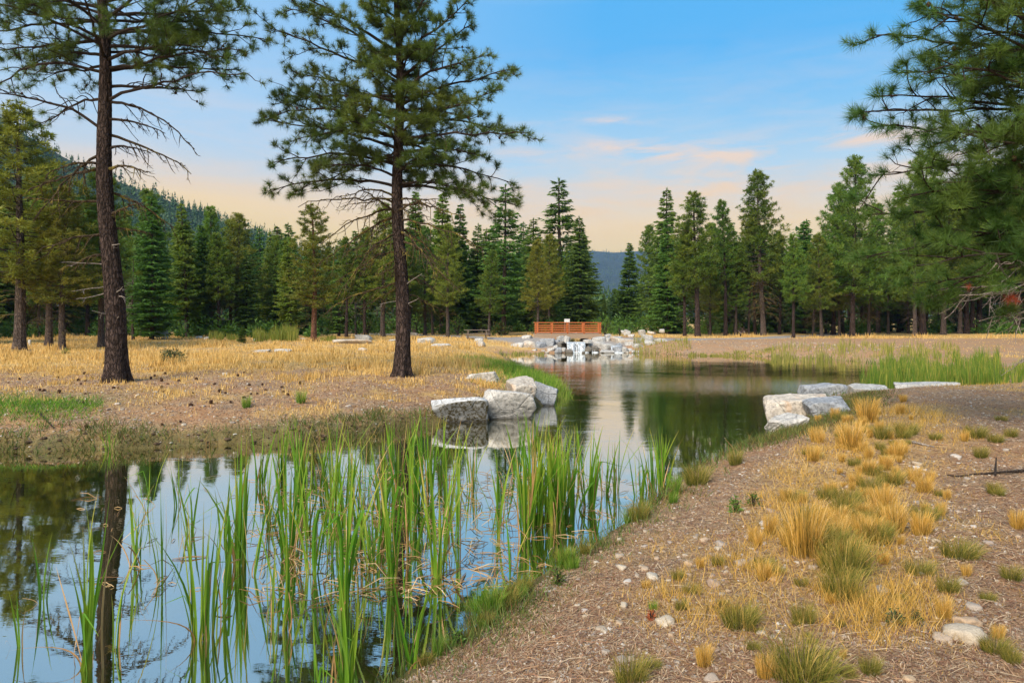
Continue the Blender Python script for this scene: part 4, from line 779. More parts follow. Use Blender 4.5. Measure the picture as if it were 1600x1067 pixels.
cascade(955, 972, 541, 551, 58.9, 'broken cascade over the blue grey rocks further right', 'small_cascade')
led = rock(900, 549, 34, 11, rock_dark, 'dark wet ledge behind the falling water', 260, .5, .3, depth=59.7, sub=3)
rock(901, 536.5, 22, 2.5, rock_warm, 'flat brown lip stone over the waterfall', 261, .4, .3, depth=60.3, sub=3, cat='rock', name='rock_slab', group=None)
mb = MB(); mb.add([(FX-1.4, 59.2, .80), (FX+1.4, 59.2, .80), (FX+1.4, 76, .84), (FX-1.4, 76, .84)], [(0, 1, 2), (0, 2, 3)])
props(mb.obj('stream', mat_plain('stream_water', (.10, .13, .14), .08, 5)), 'narrow stream feeding the waterfall under the bridge', None, None, 'structure')
# ---------------------------------------------------------------- the footbridge
def bridge():
    Yf = 64.; k = Yf/FPX; X = lambda px: (px-800)*k; Z = lambda py: EYE-(py-HORIZON)*k; dep = 2.3; o = empty('footbridge', (X(887), Yf, Z(521))); c = np.array(o.location); props(o, 'orange stained timber footbridge with horizontal rails over the waterfall', 'bridge')
    def part(name, ctr, size, mat=bridge_wood): mb = MB(); box(mb, (0, 0, 0), size); return mb.obj(name, mat, o, loc=np.array(ctr)-c)
    x0, x1 = X(835.5), X(939); L = x1-x0
    for y, pxs in ((Yf, (837, 861.5, 887, 912.5, 938)), (Yf+dep, (840, 863, 886, 910, 935))):
        for p in pxs: h = Z(504.6)-Z(527.5); part('post', (X(p) if y == Yf else X(p)*(1+dep/Yf), y, Z(527.5)+h/2), (.14, .14, h)); 
        sg = -1 if y == Yf else 1
        for py, th in ((508.4, .09), (511.9, .08), (515.6, .08), (519.2, .09)): part('rail', ((x0+x1)/2, y+sg*.11, Z(py)), (L, .05, th*.8))
        part('handrail', ((x0+x1)/2, y, Z(505.2)+.06), (L+.1, .24, .06))
        part('side_beam', ((x0+x1)/2, y+sg*.03, Z(525.2)), (L+.2, .10, .42), deck_wood)
    n = 42
    pl = MB(); box(pl, (0, 0, 0), (L/n-.012, dep+.1, .05)); me = pl.mesh('plank', deck_wood)
    for i in range(n): link('plank', me, o, np.array((x0+(i+.5)*L/n, Yf+dep/2, Z(521.4)))-c)
bridge()
# ---------------------------------------------------------------- picnic table, chairs, house, shed, sign, posts
def picnic():
    g = G(745, 530); Y = g[1]; o = empty('picnic_table', g, R(8)); props(o, 'dark weathered picnic table with benches at the end of the grey path', 'table'); s = 1.15
    def pl(name, c, sz, ry=0, rz=0): mb = MB(); box(mb, (0, 0, 0), sz, rz, ry); mb.obj(name, grey_wood, o, loc=c)
    for i in range(5): pl('table_plank', (0, (-.32+i*.16)*s, .76*s), (2.1*s, .145*s, .045))
    for sg in (-1, 1):
        for j in (0, 1): pl('bench_plank', (0, sg*(.62+j*.16)*s, .45*s), (2.1*s, .145*s, .045))
        pl('leg', (sg*.75*s, -.35*s, .36*s), (.09, .045, .80*s)); pl('leg', (sg*.75*s, .35*s, .36*s), (.09, .045, .80*s)); pl('crossbeam', (sg*.75*s, 0, .40*s), (.05, 1.7*s, .10))
picnic()
for i, (px, lab) in enumerate(((243.5, 'left one of three pale blue garden chairs beneath the dark fir'), (249.5, 'middle one of three pale blue garden chairs beneath the dark fir'), (255.5, 'right one of three pale blue garden chairs beneath the dark fir'))):
    g = G(px, 530.5); o = empty('garden_chair', g, R(25-12*i)); props(o, lab, 'chair', 'pale blue chairs at the wood edge')
    def cp(name, c, sz, rx=0):
        mb = MB(); box(mb, (0, 0, 0), sz); q = mb.obj(name, chair_blue, o, loc=c); q.rotation_euler = (rx, 0, 0)
    cp('seat', (0, 0, .36), (.52, .5, .05), R(-8))
    for j in range(4): cp('back_slat', (-.19+j*.127, .30, .68), (.11, .03, .72), R(-18))
    for sx in (-.27, .27): cp('armrest', (sx, -.02, .58), (.11, .66, .03)); cp('leg', (sx, -.26, .29), (.07, .07, .58)); cp('leg', (sx, .24, .22), (.07, .07, .44))
def house():
    Y = 92.; X = (108-800)/FPX*Y; k = Y/FPX; z = H1(X, Y); o = empty('cabin', (X, Y, z), R(-14)); props(o, 'grey roofed cabin half hidden among the trees at the left', 'house')
    ze = EYE-(480-HORIZON)*k-z; zr = EYE-(465-HORIZON)*k-z; w, d = 5.2, 7.; mb = MB(); box(mb, (0, 0, ze/2), (w, d, ze)); mb.add([(-w/2, -d/2, ze), (w/2, -d/2, ze), (0, -d/2, zr-.1), (-w/2, d/2, ze), (w/2, d/2, ze), (0, d/2, zr-.1)], [(0, 1, 2), (3, 5, 4)]); mb.obj('wall', wall_dark, o)
    for sg in (-1, 1):
        mb = MB(); e = w/2+.5; a = (zr-ze)/(w/2); V = [(0, -d/2-.5, zr), (sg*e, -d/2-.5, zr-a*e), (sg*e, d/2+.5, zr-a*e), (0, d/2+.5, zr)]; V += [(x, y, q+.12) for x, y, q in V]; mb.add(V, [(0,1,2),(0,2,3),(4,6,5),(4,7,6),(0,5,1),(0,4,5),(1,6,2),(1,5,6),(2,7,3),(2,6,7)]); mb.obj('roof', roof_grey, o)
    for x in (-1.3, 1.2):
        mb = MB(); box(mb, (x, -d/2-.02, 2.0), (1.1, .06, 1.2)); mb.obj('window', white_paint, o); mb = MB(); box(mb, (x, -d/2-.06, 2.0), (.92, .03, 1.02)); mb.obj('pane', glass_dark, o)
house()
def shed():
    Y = 86.; k = Y/FPX; X = (355-800)*k; z = H1(X, Y); o = empty('open_shed', (X, Y, z)); props(o, 'low open shed with a white roof edge deep between the left trees', 'shed'); zt = EYE-(499-HORIZON)*k-z
    mb = MB(); box(mb, (0, 0, zt), (34*k, 3.2, .22)); mb.obj('roof', white_paint, o); mb = MB(); box(mb, (0, 1.5, zt/2-.1), (32*k, .1, zt-.2)); mb.obj('wall', wall_dark, o)
    for x in (-1.25, 1.25):
        mb = MB(); box(mb, (x, -1.4, zt/2-.06), (.14, .14, zt-.12)); mb.obj('post', wall_dark, o)
shed()
def sign():
    Y = 72.; k = Y/FPX; X = (886-800)*k; z = H1(X, Y); o = empty('notice_board', (X, Y, z)); props(o, 'white notice board standing behind the bridge', 'sign'); zt = EYE-(498.3-HORIZON)*k-z; hh = 6.4*k; ww = 8.5*k
    mb = MB(); box(mb, (0, 0, zt-hh/2), (ww, .05, hh)); mb.obj('board', white_paint, o)
    for s_ in (-1, 1):
        mb = MB(); box(mb, (s_*(ww/2-.06), .07, (zt-.1)/2), (.09, .09, zt-.1)); mb.obj('post', grey_wood, o)
sign()
for px, by, h, lab in ((875, 515, 17, 'slim white marker post left of the notice board'), (46, 539, 8, 'thin white marker post near the leftmost trunks'), (1458, 517, 9, 'small white post right of the double trunked pine'), (699, 519, 8, 'left of two white posts left of the picnic table'), (706, 519, 8, 'right of two white posts left of the picnic table')):
    g = G(px, by); k = g[1]/FPX; o = empty('marker_post', g); props(o, lab, 'post'); mb = MB(); tube(mb, [(0, 0, -.1), (0, 0, h*k*.85)], .10, 8); mb.obj('shaft', white_paint, o); mb = MB(); tube(mb, [(0, 0, h*k*.85), (0, 0, h*k)], [.12, .05], 8); mb.obj('cap', white_paint, o)
for px, by, w, h, lab in ((1162, 525, 22, 16, 'gnarled dark root stump in front of the skirted pine'), (1228, 519, 16, 12, 'dark upturned root wad between trunks on the far bank'), (1104, 517, 12, 7, 'low dark stump behind the tufted pine')):
    g = G(px, by); k = g[1]/FPX; q = np.random.default_rng(px); o = empty('root_stump', g); props(o, lab, 'stump'); mb = MB(); tube(mb, [(0, 0, -.1), (0, 0, h*k*.4), (.05, 0, h*k*.6)], [w*k*.28, w*k*.22, w*k*.18], 9); mb.obj('stump', bark_dark, o)
    for j in range(11):
        a = q.uniform(0, 6.3); L = w*k*q.uniform(.35, .62); m1 = MB(); z = h*k*q.uniform(.1, .7); tube(m1, [(0, 0, z), (math.cos(a)*L*.5, math.sin(a)*L*.5, z+q.uniform(-.1, .3)), (math.cos(a)*L, math.sin(a)*L, z+q.uniform(-.3, .4))], [.12, .08, .03], 5); m1.obj('root', bark_dark if j % 3 else dead_wood, o)

# ---------------------------------------------------------------- cattails: each leaf a mesh of its own
def leaf_mesh(seed, bend, wd=.021, fold=False):
    q = np.random.default_rng(seed); n = 9; t = np.linspace(0, 1, n); az = q.uniform(0, 6.3); x = bend*t**2.2; z = t-.35*bend*bend*t**2
    if fold: kx = .62; x = np.where(t > kx, bend*kx**2+(t-kx)*.75, x); z = np.where(t > kx, kx-(t-kx)*.35, z)
    w = wd*np.minimum(1, (1-t)*2.2+.06)*(.75+.25*np.minimum(1, t*5)); tw = q.uniform(0, 6.3)+t*q.uniform(.4, 1.6); dx, dy = np.cos(tw)*w/2, np.sin(tw)*w/2; cx = x; cy = .04*np.sin(t*4+seed)*bend
    A = np.stack([cx-dx, cy-dy, z], 1); B = np.stack([cx+dx, cy+dy, z], 1); M = np.stack([cx+dy*.35, cy-dx*.35, z], 1); V = np.concatenate([A, M, B]); F = []
    for i in range(n-1):
        for o_ in (0, n): F += [(o_+i, o_+i+1, o_+n+i+1), (o_+i, o_+n+i+1, o_+n+i)]
    a0 = q.uniform(.15, .62); a = np.concatenate([np.clip(a0+.28*(t**4)+q.uniform(.8, 2.6)*np.maximum(0, .22-t), 0, 1)]*3)
    if q.random() < .10: a = np.clip(a+.45*np.tile(t, 3), 0, .98)
    mb = MB(); mb.add(V, F, a); return mb
LEAF = [leaf_mesh(300+i, b).mesh('leaf', cattail_mat) for i, b in enumerate([.02, .04, .06, .08, .10, .14, .18, .24, .30, .38, .05, .12, .03, .07])]
FOLD = [leaf_mesh(330+i, b, .028, True).mesh('leaf', cattail_mat) for i, b in enumerate([.2, .35])]
DEADL = [leaf_mesh(340+i, b, .024, f).mesh('dead_leaf', cattail_dead) for i, (b, f) in enumerate([(.5, False), (.7, True), (.3, True), (.9, False)])]
DEADU = [leaf_mesh(350+i, b, .02).mesh('dead_leaf', cattail_dead) for i, b in enumerate([.06, .15, .3])]
def cattail(px, by, ty, nleaf, label=None, lean=0.0, seed=0, dead=3, spread=1.0, group='cattail clumps standing in the shallow water', z=0.0):
    q = random.Random(seed*77+int(px)); X, Y, Z = W(px, by, z); h = EYE-(ty-HORIZON)/FPX*Y-z; o = empty('cattail_clump', (X, Y, z)); props(o, label or 'clump of green cattail leaves in the shallow water of the reed bed', 'cattail', group)
    rr = .028+.0035*nleaf
    for i in range(nleaf):
        me = q.choice(LEAF) if q.random() > .07 else q.choice(FOLD); l = link('leaf', me, o); a = q.uniform(0, 6.3); r_ = rr*q.random()**.6; l.location = (math.cos(a)*r_*1.3, math.sin(a)*r_, -.18); hh = h*(1.0 if i == 0 else q.uniform(.55, 1.0))+.18
        w = q.uniform(.8, 1.5); l.scale = (hh*1.0, hh*1.0, hh); l.rotation_euler = (q.gauss(0, .055)*spread, q.gauss(lean, .06)*spread, a+q.uniform(-.6, .6))
        l.scale = (w*min(1.3, hh), w*min(1.3, hh), hh)
    for i in range(max(1, nleaf//5)):
        l = link('dead_leaf', q.choice(DEADU), o); hh = h*q.uniform(.5, .85)+.15; l.location = (q.gauss(0, rr*.6), q.gauss(0, rr*.6), -.15); l.scale = (min(1.3, hh), min(1.3, hh), hh); l.rotation_euler = (q.gauss(0, .09), q.gauss(0, .09), q.uniform(0, 6.3))
    for i in range(dead):
        me = q.choice(DEADL); l = link('dead_leaf', me, o); hh = h*q.uniform(.2, .5); l.scale = (hh*1.2, hh*1.2, hh); l.location = (q.gauss(0, rr), q.gauss(0, rr), -.02); l.rotation_euler = (q.gauss(0, .3), q.gauss(0, .4), q.uniform(0, 6.3))
    return o
CT = [(35,1008,915,4,'small low cattail sprout at the left edge of the water'),(66,938,822,6,'thin cattail clump second from the left edge'),(137,1046,765,15,'large near cattail clump at the lower left with leaves fanning to the left'),(178,1012,860,5,'sparse cattail stems beside the mirrored trunk'),(212,884,738,8,'cattail with long leaves leaning left over the mirrored trunk'),(253,908,715,9,None),(292,905,725,7,None),(318,998,775,22,'fullest fan-shaped cattail clump in the lower left of the reed bed'),(342,960,800,6,None),(372,882,668,18,'tall bright cattail clump with brown dead sheaths, left centre'),(392,900,740,5,None),(421,962,850,6,None),(447,982,780,12,'dark green near cattail clump in front of the tall bright one'),(452,872,676,14,None),(488,896,715,11,None),(535,948,690,14,'cattail clump with the longest leaves at the front centre'),(512,872,690,8,None),(560,860,680,10,None),(585,888,735,11,'cattail clump bundled with tan dead leaves in the centre'),(614,912,715,13,'dense near cattail clump right of centre'),(640,862,690,9,None),(662,872,700,8,None),(685,902,682,15,'yellowing cattail clump right of centre'),(715,850,690,8,None),(745,856,740,6,None),(775,842,700,5,None),(797,902,800,5,None),(820,838,690,10,None),(832,822,640,16,'tall dense cattail clump before the pale boulder'),(850,812,640,16,None),(868,818,650,14,None),(882,804,652,12,None),(896,796,668,8,None),(918,792,660,11,'first of the separate clumps right of the dense group'),(944,772,672,8,None),(962,768,668,9,None),(985,780,680,6,None),(1000,776,690,8,None),(1021,768,668,10,'next to last cattail clump before the near bank'),(1036,770,662,9,'rightmost cattail clump touching the near bank'),
 (232,800,690,7,None),(280,790,700,8,None),(330,780,690,8,None),(405,760,655,9,None),(440,750,650,12,None),(470,765,645,11,'cattail clump with an orange dying leaf at the back of the bed'),(498,770,660,9,None),(522,790,645,12,None),(548,770,655,9,None),(572,800,660,9,None),(596,790,670,8,None),(620,770,640,11,None),(645,750,640,11,None),(668,770,635,12,None),(692,760,650,9,None),(712,745,655,9,None),(738,760,665,9,None),(760,780,690,7,None),(785,790,700,8,None),(808,740,650,10,None),(830,730,636,11,None),(480,830,690,8,None),(540,830,680,9,None),(600,840,690,9,None),(650,810,680,9,None),(700,810,690,8,None),(730,800,700,7,None),(350,840,720,7,None),(420,820,700,9,None),(560,730,655,7,None),(610,725,650,7,None),(905,730,650,6,None),(870,745,660,9,None),(852,770,660,11,None),(300,830,730,5,None),(385,720,668,6,None),(170,704,655,7,'small cattail tuft against the left bank')]
CT = [c for i_, c in enumerate(CT) if c[4] or c[3] >= 9 or i_ % 3]
ORD = 'first second third fourth fifth sixth seventh eighth ninth tenth eleventh twelfth thirteenth fourteenth fifteenth sixteenth seventeenth eighteenth nineteenth twentieth'.split()
ROWN = {}
for row, (a_, b_) in {'back': (0, 776), 'middle': (776, 846), 'front': (846, 2000)}.items():
    for j, c_ in enumerate(sorted((c for c in CT if a_ <= c[1] < b_ and c[0] > 200 and not c[4]), key=lambda c: c[0])): ROWN[c_[:3]] = 'plain green cattail clump, %s from the left in the %s row of the reed bed' % ((ORD+['twenty-first', 'twenty-second', 'twenty-third', 'twenty-fourth', 'twenty-fifth', 'twenty-sixth', 'twenty-seventh', 'twenty-eighth', 'twenty-ninth', 'thirtieth'])[j], row)
for i, (px, by, ty, n, lab) in enumerate(CT):
    n = int(n*1.15) if (lab or n >= 12) else max(3, int(n*.85)); n = int(n*1.6) if by < 850 and px > 400 else (max(3, int(n*.68)) if by > 895 else n); grp_lab = lab; lab = lab or ROWN.get((px, by, ty))
    cattail(px, by, ty, n, lab, {2: -.12, 4: -.16, 9: 0, 15: -.02}.get(i, 0), i+1, 1 if n < 8 else 3, 1.35 if n > 20 else 1.0)
for i, (px, by, ty, n, lab) in enumerate(((545, 1092, 880, 14, 'very near cattail clump rising from the bottom edge'), (640, 1046, 850, 8, 'dark thin cattail blades close to the muddy shore'), (500, 1110, 960, 7, 'short near cattail blades at the bottom edge'))): cattail(px, by, ty, n, lab, -.12, 90+i, 2, 1.2, None)
# floating straw and broken stems
def floating():
    q = rng; mb = MB()
    for i in range(800):
        px = q.uniform(400, 1000) if q.random() < .95 else q.uniform(60, 380); py = q.uniform(740, 940); X, Y, _ = W(px, py); a = q.uniform(0, 6.3); L = q.uniform(.08, .45); 
        if float(shore(X, Y)) > -.1: continue
        dz = q.uniform(-.02, .16) if q.random() < .5 else 0; p0 = np.array([X, Y, .006]); p2 = p0+np.array([math.cos(a)*L, math.sin(a)*L, dz]); tube(mb, [p0, (p0+p2)/2+np.array([0, 0, .02+dz*.4]), p2], [.004, .0065, .003], 3, q.random())
    props(mb.obj('floating_straw', cattail_dead), 'broken dead stems floating among the cattails', None, None, 'stuff')
floating()
# ---------------------------------------------------------------- grasses and litter nobody could count
def blades(mb, X, Y, h, wd, lean, a, q, Z=None, tri=1):
    n = len(X); Z = height(X, Y) if Z is None else Z; B = np.stack([X, Y, Z-.01], 1); th = q.uniform(0, 2*PI, n); sd = np.stack([np.cos(th), np.sin(th), 0*th], 1)*(wd/2)[:, None]
    l = np.stack([q.normal(0, 1, n), q.normal(0, 1, n), 0*th], 1)*(lean*h)[:, None]; T = B+l+np.stack([0*h, 0*h, h], 1)
    if tri == 1: V = np.stack([B-sd, B+sd, T], 1); F = np.arange(3*n).reshape(-1, 3); mb.add(V.reshape(-1, 3), F, np.repeat(a, 3))
    else:
        Mi = B+l*.3+np.stack([0*h, 0*h, h*.6], 1); V = np.stack([B-sd, B+sd, Mi+sd*.8, Mi-sd*.8, T], 1).reshape(-1, 3); i = np.arange(n)[:, None]*5; F = np.concatenate([i+np.array([[0, 1, 2]]), i+np.array([[0, 2, 3]]), i+np.array([[3, 2, 4]])]); mb.add(V, F, np.repeat(a, 5))
def scatter(n, x0, x1, y0, y1, q, yp=1.0):
    """points denser towards the near edge"""
    u = q.random(n); Y = y0*(y1/y0)**(u**yp); X = (q.uniform(x0, x1, n)-800)/FPX*Y; return X, Y
q = np.random.default_rng(77)
mb = MB()
X, Y = scatter(330000, -250, 1900, 15, 74, q, .85); g = z_gold(X, Y); d = shore(X, Y); keep = (q.random(len(X)) < g*.9*sst(.28, .46, fbm(X, Y, 3, 1.1))+.035) & (d > .5) & (z_path(X, Y) < .3) & ~((X > 2) & (Y < 40)); X, Y, g = X[keep], Y[keep], g[keep]
tall = sst(.50, .62, fbm(X, Y, 3, .45)); h = (.10+.30*tall*g+.06*g)*q.uniform(.6, 1.35, len(X)); blades(mb, X, Y, h, .012+.0009*Y, np.full(len(X), .22), np.clip(q.normal(.5, .2, len(X))+(fbm(X, Y, 3, .3)-.47)*.5, 0, .95), q)
props(mb.obj('meadow_grass', straw_mat), 'golden dry grass covering the meadow', None, None, 'stuff')
# sparse straw on the near bank
mb = MB(); X, Y = scatter(280000, 600, 1750, 3.6, 40, q); g = z_gold(X, Y); d = shore(X, Y); n2 = fbm(X, Y, 3, 1.3); keep = (d > .25) & (X > -1.5) & (q.random(len(X)) < .10+g*.8*sst(.42, .55, n2)); X, Y, g = X[keep], Y[keep], g[keep]
blades(mb, X, Y, (.03+.17*g)*q.uniform(.5, 1.5, len(X)), .003+.0005*Y, np.full(len(X), .45), np.clip(q.normal(.5, .25, len(X)), 0, 1), q)
props(mb.obj('bank_grass', gold_mat), 'thin dry grass scattered on the near bank', None, None, 'stuff')
# green grass on the left point and weeds along every shore
mb = MB(); pts = [gxy(775, 562, .3), gxy(800, 583, .2), gxy(868, 614, .15)]
X, Y = scatter(60000, 640, 960, 20, 42, q); d = shore(X, Y); s = seg_d(X, Y, pts); keep = (d > -.25) & (q.random(len(X)) < np.exp(-s**2/2.2)); X, Y = X[keep], Y[keep]
blades(mb, X, Y, q.uniform(.10, .55, len(X))*(.4+1.1*fbm(X, Y, 3, 1.5)), np.full(len(X), .022), np.full(len(X), .35), np.clip(q.normal(.45, .22, len(X))+(fbm(X, Y, 3, 1.1)-.47)*1.4, 0, 1), q)
X, Y = scatter(26000, -350, 160, 15, 22, q); s = seg_d(X, Y, [gxy(-120, 655, .4), gxy(85, 655, .4)]); d = shore(X, Y); keep = (d > .15) & (q.random(len(X)) < np.exp(-s**2/1.1)); X, Y = X[keep], Y[keep]
blades(mb, X, Y, q.uniform(.06, .24, len(X)), np.full(len(X), .022), np.full(len(X), .6), np.clip(q.normal(.25, .18, len(X)), 0, 1), q)
props(mb.obj('green_grass', green_grass), 'fresh green grass on the wet parts of the banks', None, None, 'stuff')
mb = MB(); X, Y = scatter(260000, -200, 1500, 3.4, 60, q); d = shore(X, Y); n2 = fbm(X, Y, 3, 1.1); wd = .45+.5*(Y < 14); keep = (d > -.10) & (d < wd*1.4) & (q.random(len(X)) < (.25+.9*sst(.38, .55, n2))*sst(wd*1.4, .1, d)); X, Y, d = X[keep], Y[keep], d[keep]
blades(mb, X, Y, (.05+.14*(1-sst(0, .8, d))+.10*(Y > 10)*q.random(len(X)))*q.uniform(.5, 1.5, len(X)), .004+.0011*Y, np.full(len(X), .5), np.clip(q.normal(.5, .24, len(X)), 0, 1), q)
X, Y = scatter(60000, -300, 780, 14.5, 24, q); d = shore(X, Y); n2 = fbm(X, Y, 3, 1.6); keep = (d > -.05) & (d < 1.1) & (q.random(len(X)) < (.15+sst(.40, .55, n2))*sst(1.2, .2, d)); X, Y = X[keep], Y[keep]
blades(mb, X, Y, q.uniform(.05, .26, len(X))*(.5+sst(.4, .6, n2[keep])), np.full(len(X), .018), np.full(len(X), .55), np.clip(q.normal(.45, .25, len(X)), 0, 1), q)
props(mb.obj('shore_weeds', weed_mat), 'low green and rusty weeds fringing the waterline', None, None, 'stuff')
# reddish weeds and green mat by the split boulder
mb = MB(); X, Y = scatter(60000, 1120, 1420, 11, 24, q); d = shore(X, Y); s = seg_d(X, Y, [gxy(1180, 700, .3), gxy(1270, 668, .4), gxy(1340, 640, .5), gxy(1350, 625, .4)]); keep = (d > .05) & (q.random(len(X)) < np.exp(-s**2/.35)); X, Y = X[keep], Y[keep]
blades(mb, X, Y, q.uniform(.05, .20, len(X)), np.full(len(X), .014), np.full(len(X), .5), np.where(q.random(len(X)) < .35, q.uniform(0, .2, len(X)), q.uniform(.3, .9, len(X))), q)
props(mb.obj('bank_weeds', weed_mat), 'red brown and green weeds behind the near boulders', None, None, 'stuff')
# reeds of the right bay, the far shore and the meadow patch
def reeds(name, spots, mat, label):
    mb = MB()
    for (x0, x1, y0, y1, n, h0, h1, w) in spots:
        px = q.uniform(x0, x1, n); py = q.uniform(y0, y1, n); cl = vn(px*.11, py*.3)*.55+vn(px*.55+50, py*.9)*.45
        k = cl > q.uniform(.25, .55, n); px, py = px[k], py[k]; zz = .0 if name != 'meadow_cattails' else .95; Y = (EYE-zz)*FPX/(py-HORIZON); X = (px-800)/FPX*Y; Z = np.maximum(height(X, Y), -.02)
        blades(mb, X, Y, q.uniform(h0, h1, len(X))*(.35+1.2*vn(px*.06+7, py*.2))*(.6+.8*cl[k]), np.full(len(X), w), np.full(len(X), .10), np.clip(q.normal(.5, .2, len(X)), 0, 1), q, Z, 2)
    props(mb.obj(name, mat), label, None, None, 'stuff')
reeds('bay_reeds', [(1375, 1500, 570, 606, 4200, .3, .85, .028), (1480, 1562, 576, 606, 2600, .35, 1.0, .028), (1530, 1640, 586, 606, 1500, .15, .6, .028), (1345, 1440, 596, 614, 500, .4, 1.0, .03)], mat_ramp_leaf('bay_reed_leaf', [(0, (.07, .16, .02)), (.5, (.17, .27, .03)), (.75, (.38, .36, .06)), (1, (.60, .44, .12))], .45), 'green and yellow reeds filling the right bay')
reeds('far_reeds', [(1205, 1400, 555, 566, 2400, .15, .6, .035), (1380, 1500, 560, 576, 1500, .2, .65, .035), (990, 1080, 547, 553.5, 900, .15, .55, .04), (1075, 1210, 555, 556.5, 900, .12, .3, .06), (780, 850, 552, 556, 300, .1, .3, .05)], mat_ramp_leaf('far_reed_leaf', [(0, (.13, .17, .03)), (.5, (.34, .33, .07)), (1, (.62, .50, .16))], .45), 'yellow green reeds along the far shore')
reeds('meadow_cattails', [(395, 466, 527, 533, 1500, .7, 1.25, .05), (326, 372, 526, 531, 600, .4, .8, .05), (500, 525, 529, 533, 300, .3, .7, .05)], mat_ramp_leaf('meadow_cattail_leaf', [(0, (.10, .16, .02)), (.6, (.26, .30, .05)), (1, (.5, .42, .12))], .45), 'green cattail patch in a wet spot of the far meadow')
# litter: fallen needles, straw and chips on the near bank
mb = MB(); n = 230000; X, Y = scatter(n, 560, 1780, 3.3, 36, q); d = shore(X, Y); keep = d > .2; X, Y = X[keep], Y[keep]; n = len(X); Z = height(X, Y)+.004; th = q.uniform(0, 2*PI, n); L = q.uniform(.02, .11, n); w = .0014+.00045*Y; dr = np.stack([np.cos(th), np.sin(th), q.normal(0, .18, n)], 1); sd = np.stack([-np.sin(th), np.cos(th), 0*th], 1); C = np.stack([X, Y, Z+np.abs(dr[:, 2])*L/2+.003], 1)
V = np.stack([C-dr*(L/2)[:, None]-sd*w[:, None], C-dr*(L/2)[:, None]+sd*w[:, None], C+dr*(L/2)[:, None]], 1).reshape(-1, 3); mb.add(V, np.arange(3*n).reshape(-1, 3), np.repeat(q.random(n), 3))
props(mb.obj('fallen_needles', litter_mat), 'brown fallen pine needles and chips on the near bank', None, None, 'stuff')
mb = MB(); n = 60000; X, Y = scatter(n, -250, 800, 15, 30, q); d = shore(X, Y); keep = (d > .15) & (X < 2); X, Y = X[keep], Y[keep]; n = len(X); blades(mb, X, Y, q.uniform(.015, .06, n), .012+.0009*Y, np.full(n, 1.6), q.random(n), q)
props(mb.obj('earth_litter', litter_mat), 'dry needles and chips on the bare earth of the left bank', None, None, 'stuff')
def pebbles(n, X, Y, s, mb, sub):
    V, F = ico(sub); Z = height(X, Y); m_ = len(V); sc = np.stack([s*q.uniform(.8, 1.5, n), s*q.uniform(.7, 1.1, n), s*q.uniform(.35, .7, n)], 1); th = q.uniform(0, 2*PI, n); c, s_ = np.cos(th), np.sin(th)
    U = V[None]*(1+q.normal(0, .10, (n, m_, 1)))*sc[:, None]; x = U[..., 0]*c[:, None]-U[..., 1]*s_[:, None]; y = U[..., 0]*s_[:, None]+U[..., 1]*c[:, None]
    P_ = np.stack([x+X[:, None], y+Y[:, None], U[..., 2]+(Z+s*.12)[:, None]], -1).reshape(-1, 3); Fi = (F[None]+(np.arange(n)*m_)[:, None, None]).reshape(-1, 3); mb.add(P_, Fi, np.repeat(q.random(n), m_))
mb = MB(); X, Y = scatter(40000, 600, 1780, 3.4, 34, q); d = shore(X, Y); n2 = fbm(X, Y, 3, .9); keep = (d > .12) & (q.random(len(X)) < .15+.85*sst(.40, .56, n2)); X, Y = X[keep], Y[keep]; pebbles(len(X), X, Y, .006+.012*q.random(len(X))**2.5+.0006*Y, mb, 0)
X, Y = scatter(3600, -200, 740, 15., 25, q); d = shore(X, Y); keep = (d > .02) & ((d > .4) | (q.random(len(X)) < .9)); X, Y = X[keep], Y[keep]; pebbles(len(X), X, Y, .015+.03*q.random(len(X))**3, mb, 0)
X, Y = scatter(3500, 1060, 1750, 50, 62, q); d = shore(X, Y); keep = (d > .3) & (d < 9); X, Y = X[keep], Y[keep]; pebbles(len(X), X, Y, .03+.05*q.random(len(X))**3, mb, 0)
props(mb.obj('gravel', pebble_mat), 'small pebbles and gravel strewn over the banks', None, None, 'stuff')
mb = MB(); X, Y = scatter(9000, -300, 760, 14.5, 24, q); d = shore(X, Y); keep = (d > -.08) & (d < .32) & (q.random(len(X)) < .7*sst(.35, .6, fbm(X, Y, 3, 1.2))+.1); X, Y = X[keep], Y[keep]; pebbles(len(X), X, Y, .018+.06*q.random(len(X))**3, mb, 1)
props(mb.obj('earth_clods', mat_plain('dark_bank_earth', (.13, .085, .055), .95, 8, .6)), 'dark earth clods along the cut edge of the left bank', None, None, 'stuff')
